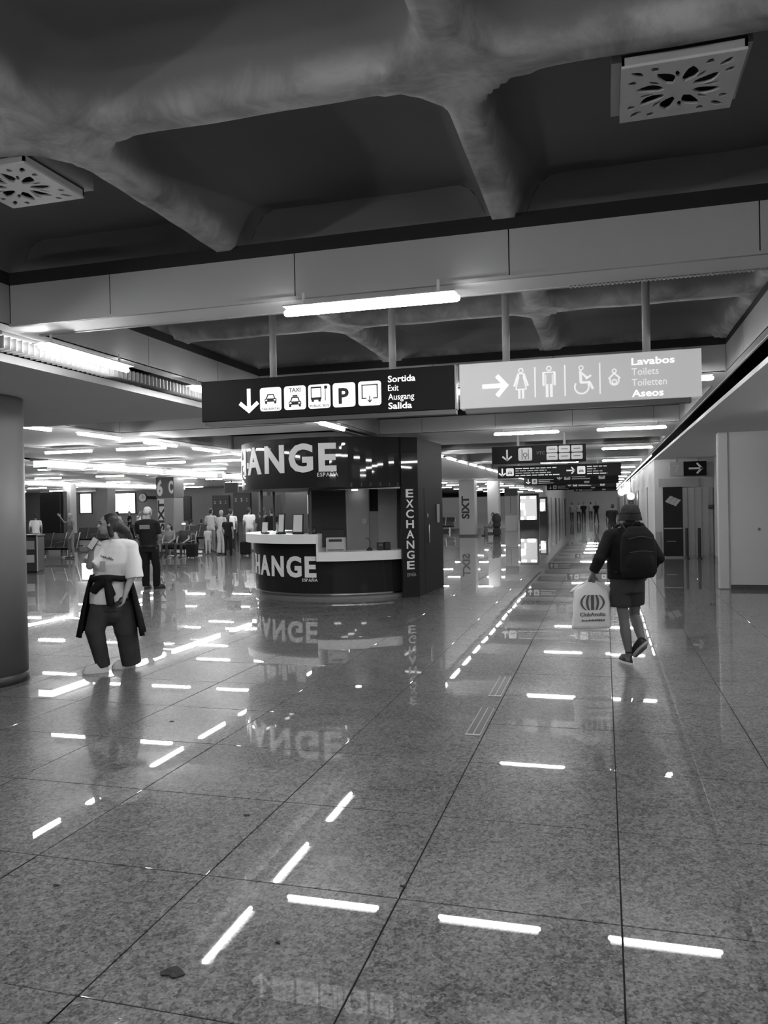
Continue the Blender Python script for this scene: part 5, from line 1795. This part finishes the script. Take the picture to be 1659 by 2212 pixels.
# ------------------------------------------------------------------ woman in white T-shirt walking to the left
wo = thing('person', 'person in white T-shirt and wide dark trousers, jacket tied at waist, walking left', 'person', (-5.465, 7.87, 0), YAW)
b = Body()
b.limb((-.12, 0, .90), (-.19, -.10, .48), .095, .065).limb((-.19, -.10, .48), (-.105, -.085, .10), .06, .04).limb((-.10, -.08, .06), (-.27, -.15, .035), .036, .03)
b.limb((.06, .01, .90), (.12, .06, .47), .095, .065).limb((.12, .06, .47), (.13, .12, .10), .06, .04).limb((.14, .13, .06), (-.01, .07, .035), .036, .03)
b.trunk([(-.03, 0, .82, .17, .12), (-.03, 0, .95, .18, .13), (-.01, 0, 1.12, .15, .11), (.02, 0, 1.30, .17, .12), (.035, 0, 1.43, .165, .10), (.03, -.01, 1.50, .06, .06)])
b.limb((.12, .0, 1.45), (.215, .01, 1.42), .06, .06).limb((.215, .01, 1.42), (.23, -.03, 1.12), .055, .045)
b.limb((.23, -.03, 1.12), (.185, -.17, .90), .046, .030)
hand(b, (.185, -.17, .90), (-.06, -.06, -.30), 1, 0, 1.12, .5, (-1, -.3, 0))
b.limb((-.08, -.02, 1.45), (-.145, -.05, 1.41), .06, .058).limb((-.145, -.05, 1.41), (-.215, -.16, 1.22), .054, .044)
b.limb((-.215, -.16, 1.22), (-.150, -.27, 1.40), .044, .029)
hand(b, (-.150, -.27, 1.40), (.06, -.03, .09), -1, 0, 1.05, 1.0, (.6, .5, -.3))
b.limb((.03, -.005, 1.49), (-.02, -.02, 1.62), .055, .05)
WY = math.radians(122)
P, R = head(b, (-.05, -.03, 1.685), WY, 1.02, .05)
b.fuse('body', 'skin_pale', wo, .009, 2)
face_bits(P, wo, 1.02)
g = Body()
g.trunk([(-.075, -.01, .775, .205, .165), (-.07, -.01, .90, .205, .165), (-.045, -.005, 1.03, .188, .145), (-.03, 0, 1.12, .185, .145), (.0, -.005, 1.24, .215, .165), (.03, 0, 1.38, .215, .135), (.04, 0, 1.445, .185, .11), (.035, -.005, 1.50, .085, .08), (.03, -.01, 1.515, .07, .07)])
g.limb((.10, 0, 1.44), (.20, .01, 1.415), .085, .09).cone((.19, .01, 1.42), (.245, -.03, 1.06), .09, .108)
g.limb((-.05, -.02, 1.43), (-.13, -.05, 1.39), .085, .085).cone((-.12, -.04, 1.40), (-.215, -.155, 1.245), .085, .10)
g.blob((.22, .03, 1.22), (.10, .10, .16))
ts = g.fuse('t_shirt', 'cloth_white', wo, .012, 3)
# faint print across the chest
mk = MB()
def chest(a, z):
    rx, ry = (.219, .171) if z < 1.30 else (.224, .160)
    return (.012 + rx * math.cos(math.radians(a)) * 1.005, -.003 + ry * math.sin(math.radians(a)) * 1.03, z)
rr = random.Random(3)
A_ = -132.0
while A_ < -78:                         # a line of unreadable print, slanting across the chest
    w_ = rr.uniform(2.5, 5)
    z = 1.335 - (A_ + 132) * .0011
    hgt = rr.uniform(.012, .030)
    mk.add([chest(A_, z), chest(A_ + w_, z), chest(A_ + w_, z + hgt), chest(A_, z + hgt)], [(0, 1, 2, 3)])
    A_ += w_ + 1.2
mk.build('chest_print', 'cloth_mid', wo)
mk = MB()
for A_ in range(-150, -104, 6):
    mk.add([chest(A_, 1.17), chest(A_ + 6, 1.165), chest(A_ + 6, 1.27), chest(A_, 1.275)], [(0, 1, 2, 3)])
mk.build('chest_panel', 'cloth_pale', wo)
g = Body()
g.trunk([(-.04, 0, .70, .215, .165), (-.04, 0, .80, .20, .155), (-.05, 0, .86, .195, .15)])
g.cone((-.125, -.02, .80), (-.195, -.11, .47), .135, .108).cone((-.195, -.11, .49), (-.115, -.075, .055), .108, .078)
g.blob((-.195, -.115, .48), (.108, .108, .10))
g.cone((.06, .02, .80), (.11, .06, .42), .14, .130).cone((.11, .06, .44), (.145, .115, .05), .124, .112)
g.blob((-.03, 0, .66), (.20, .15, .14))
g.fuse('trousers', 'denim', wo, .013, 3)
jk = MB()                              # jacket body hanging behind and at both sides
n = 26
def jpt(i, z, t):
    a = math.radians(-16 + 226 * i / n)
    k = max(0.0, (1.10 - z) / .70)
    fold = .018 * math.sin(i * 1.9) * k
    rx = .205 + .155 * k ** .8 + fold + t
    ry = .160 + .10 * k + fold + t
    return (-.04 + rx * math.cos(a), .0 + ry * math.sin(a), z)
zs = [1.11, 1.04, .95, .85, .72, .58, .46]
for t in (0, .022):
    base = len(jk.v)
    for zi, z in enumerate(zs):
        for i in range(n + 1):
            e = abs(i / n * 2 - 1)
            zz = z if zi < 3 else z - (zi - 2) / 4 * (.10 * e ** 3 - .02 * (1 - e))
            jk.v.append(jpt(i, max(zz, .40), t))
    for zi in range(len(zs) - 1):
        for i in range(n):
            a = base + zi * (n + 1) + i
            jk.f.append((a, a + 1, a + n + 2, a + n + 1))
            jk.mi.append(0)
M_ = (n + 1) * len(zs)
ed = [zi * (n + 1) for zi in range(len(zs))] + [(len(zs) - 1) * (n + 1) + i for i in range(1, n + 1)] + [zi * (n + 1) + n for zi in range(len(zs) - 2, -1, -1)] + list(range(n - 1, 0, -1))
for a, c_ in zip(ed, ed[1:] + ed[:1]):
    jk.f.append((a, c_, c_ + M_, a + M_))
    jk.mi.append(0)
jacket = jk.build('tied_jacket', 'cloth_black', wo, smooth=True)
g = Body()
for i in range(18):
    a0, a1 = 2 * PI * i / 18, 2 * PI * (i + 1) / 18
    q_ = lambda a: (-.035 + .205 * math.cos(a), -.005 + .165 * math.sin(a), 1.075 + .012 * math.sin(a * 3))
    g.limb(q_(a0), q_(a1), .036, .036)
g.blob((-.005, -.185, 1.06), (.055, .04, .05))
g.limb((-.01, -.19, 1.04), (.005, -.205, .92), .038, .042).cone((.005, -.205, .93), (.03, -.20, .775), .042, .048)
g.limb((.0, -.185, 1.03), (.05, -.18, .90), .03, .03)
g.limb((-.03, -.18, 1.05), (-.14, -.165, .98), .045, .05).cone((-.13, -.165, .99), (-.19, -.15, .93), .05, .055)
g.fuse('tied_sleeves', 'cloth_black', jacket, .012, 2)
g = Body()
g.blob(P(0, -.03, .045), (.094, .098, .090), 0, R).blob(P(0, -.052, -.012), (.098, .070, .098), 0, R)
g.limb(P(.02, -.08, .02), (.13, .06, 1.60), .075, .055).limb((.13, .06, 1.60), (.19, .09, 1.50), .05, .025)
g.limb(P(-.055, .0, .02), P(-.072, -.03, -.12), .03, .03)
g.fuse('hair', 'hair_dark', wo, .012, 2)
shoe(wo, (-.055, -.09, .0), (-.31, -.18, .0), 'cloth_white', 'cloth_white')
shoe(wo, (.175, .145, .0), (-.06, .05, .0), 'cloth_white', 'cloth_white')
ph_ = thing('mobile_phone', 'pale-faced dark phone held up to the chin by the person in the white T-shirt', 'phone', (-5.465, 7.87, 0), YAW)
mb = MB().bbox(-.036, .036, -.006, .006, -.075, .075, .005)
Rm = Matrix.Rotation(math.radians(35), 3, 'Y')
mb.v = [tuple(Vector((-.105, -.345, 1.485)) + Rm @ Vector(p)) for p in mb.v]
mb.build('case', 'plastic', ph_)
mb = MB().box(-.031, .031, -.0085, -.006, -.066, .066)
mb.v = [tuple(Vector((-.105, -.345, 1.485)) + Rm @ Vector(p)) for p in mb.v]
mb.build('back', 'paper', ph_)

# ------------------------------------------------------------------ uniformed man behind her, seen from the back
of = thing('person', 'person with grey hair in dark short-sleeved uniform seen from behind, left of the kiosk', 'person', (-10.28, 16.25, 0), YAW)
b = Body()
b.limb((-.13, 0, .98), (-.12, .02, .52), .10, .068).limb((-.12, .02, .52), (-.125, .0, .10), .062, .044).limb((-.125, -.03, .06), (-.08, .14, .04), .04, .034)
b.limb((.08, 0, .98), (.13, .02, .52), .10, .068).limb((.13, .02, .52), (.12, .02, .10), .062, .044).limb((.11, .0, .06), (.26, .06, .04), .04, .034)
b.trunk([(-.03, 0, .88, .19, .13), (-.03, 0, 1.0, .19, .14), (-.05, 0, 1.18, .18, .135), (-.06, 0, 1.42, .205, .14), (-.06, 0, 1.55, .19, .11), (-.06, 0, 1.62, .075, .07)])
b.limb((-.16, 0, 1.56), (-.275, 0, 1.53), .066, .066).limb((-.275, 0, 1.53), (-.29, .06, 1.24), .06, .048).limb((-.29, .06, 1.24), (-.16, .28, 1.18), .046, .03)
hand(b, (-.16, .28, 1.18), (.12, .08, 0), -1, 0, 1.1, .6, (0, .3, -1))
b.limb((.04, 0, 1.56), (.15, 0, 1.52), .066, .066).limb((.15, 0, 1.52), (.20, .06, 1.23), .06, .048).limb((.20, .06, 1.23), (.14, .28, 1.22), .046, .03)
hand(b, (.14, .28, 1.22), (-.1, .08, .02), 1, 0, 1.1, .6, (0, .3, -1))
b.limb((-.06, 0, 1.60), (-.05, .02, 1.74), .06, .055)
P, R = head(b, (-.045, .03, 1.80), -.5, 1.08)
b.fuse('body', 'skin', of, .011, 2)
g = Body()
g.trunk([(-.03, 0, .93, .205, .15), (-.03, 0, 1.02, .205, .155), (-.05, 0, 1.18, .195, .15), (-.06, 0, 1.42, .222, .155), (-.06, 0, 1.56, .20, .125), (-.06, 0, 1.635, .085, .08)])
g.limb((-.16, 0, 1.56), (-.275, 0, 1.53), .078, .078).cone((-.273, 0, 1.54), (-.288, .05, 1.29), .078, .07)
g.limb((.04, 0, 1.56), (.15, 0, 1.52), .078, .078).cone((.148, 0, 1.53), (.195, .05, 1.28), .078, .07)
v_ = g.fuse('uniform_shirt', 'cloth_black', of, .014, 2)
MB().bbox(-.20, .04, -.168, -.150, 1.40, 1.50, .006).build('back_patch', 'cloth_mid', v_)
g = Body()
g.trunk([(-.03, 0, .86, .20, .145), (-.03, 0, 1.0, .20, .15)])
g.cone((-.13, 0, .92), (-.122, .0, .06), .115, .085).cone((.075, 0, .92), (.13, .02, .5), .115, .09).cone((.13, .02, .51), (.12, .02, .06), .09, .085)
g.fuse('trousers', 'cloth_black', of, .014, 2)
MB().loft([(-.03, 0, .985, .212, .163), (-.03, 0, 1.03, .212, .163)], 20).build('belt', 'plastic', of, smooth=False)
MB().bbox(.14, .22, -.05, .10, .86, 1.03, .012).build('holster', 'plastic', of)
g = Body()
g.blob(P(0, -.02, .045), (.084, .10, .085), 0, R).blob(P(0, -.055, .0), (.080, .062, .08), 0, R)
g.fuse('hair', 'hair_grey', of, .014, 2)
shoe(of, (-.14, -.06, 0), (-.06, .19, 0), 'plastic', 'black', 1.1)
shoe(of, (.07, -.03, 0), (.31, .08, 0), 'plastic', 'black', 1.1)
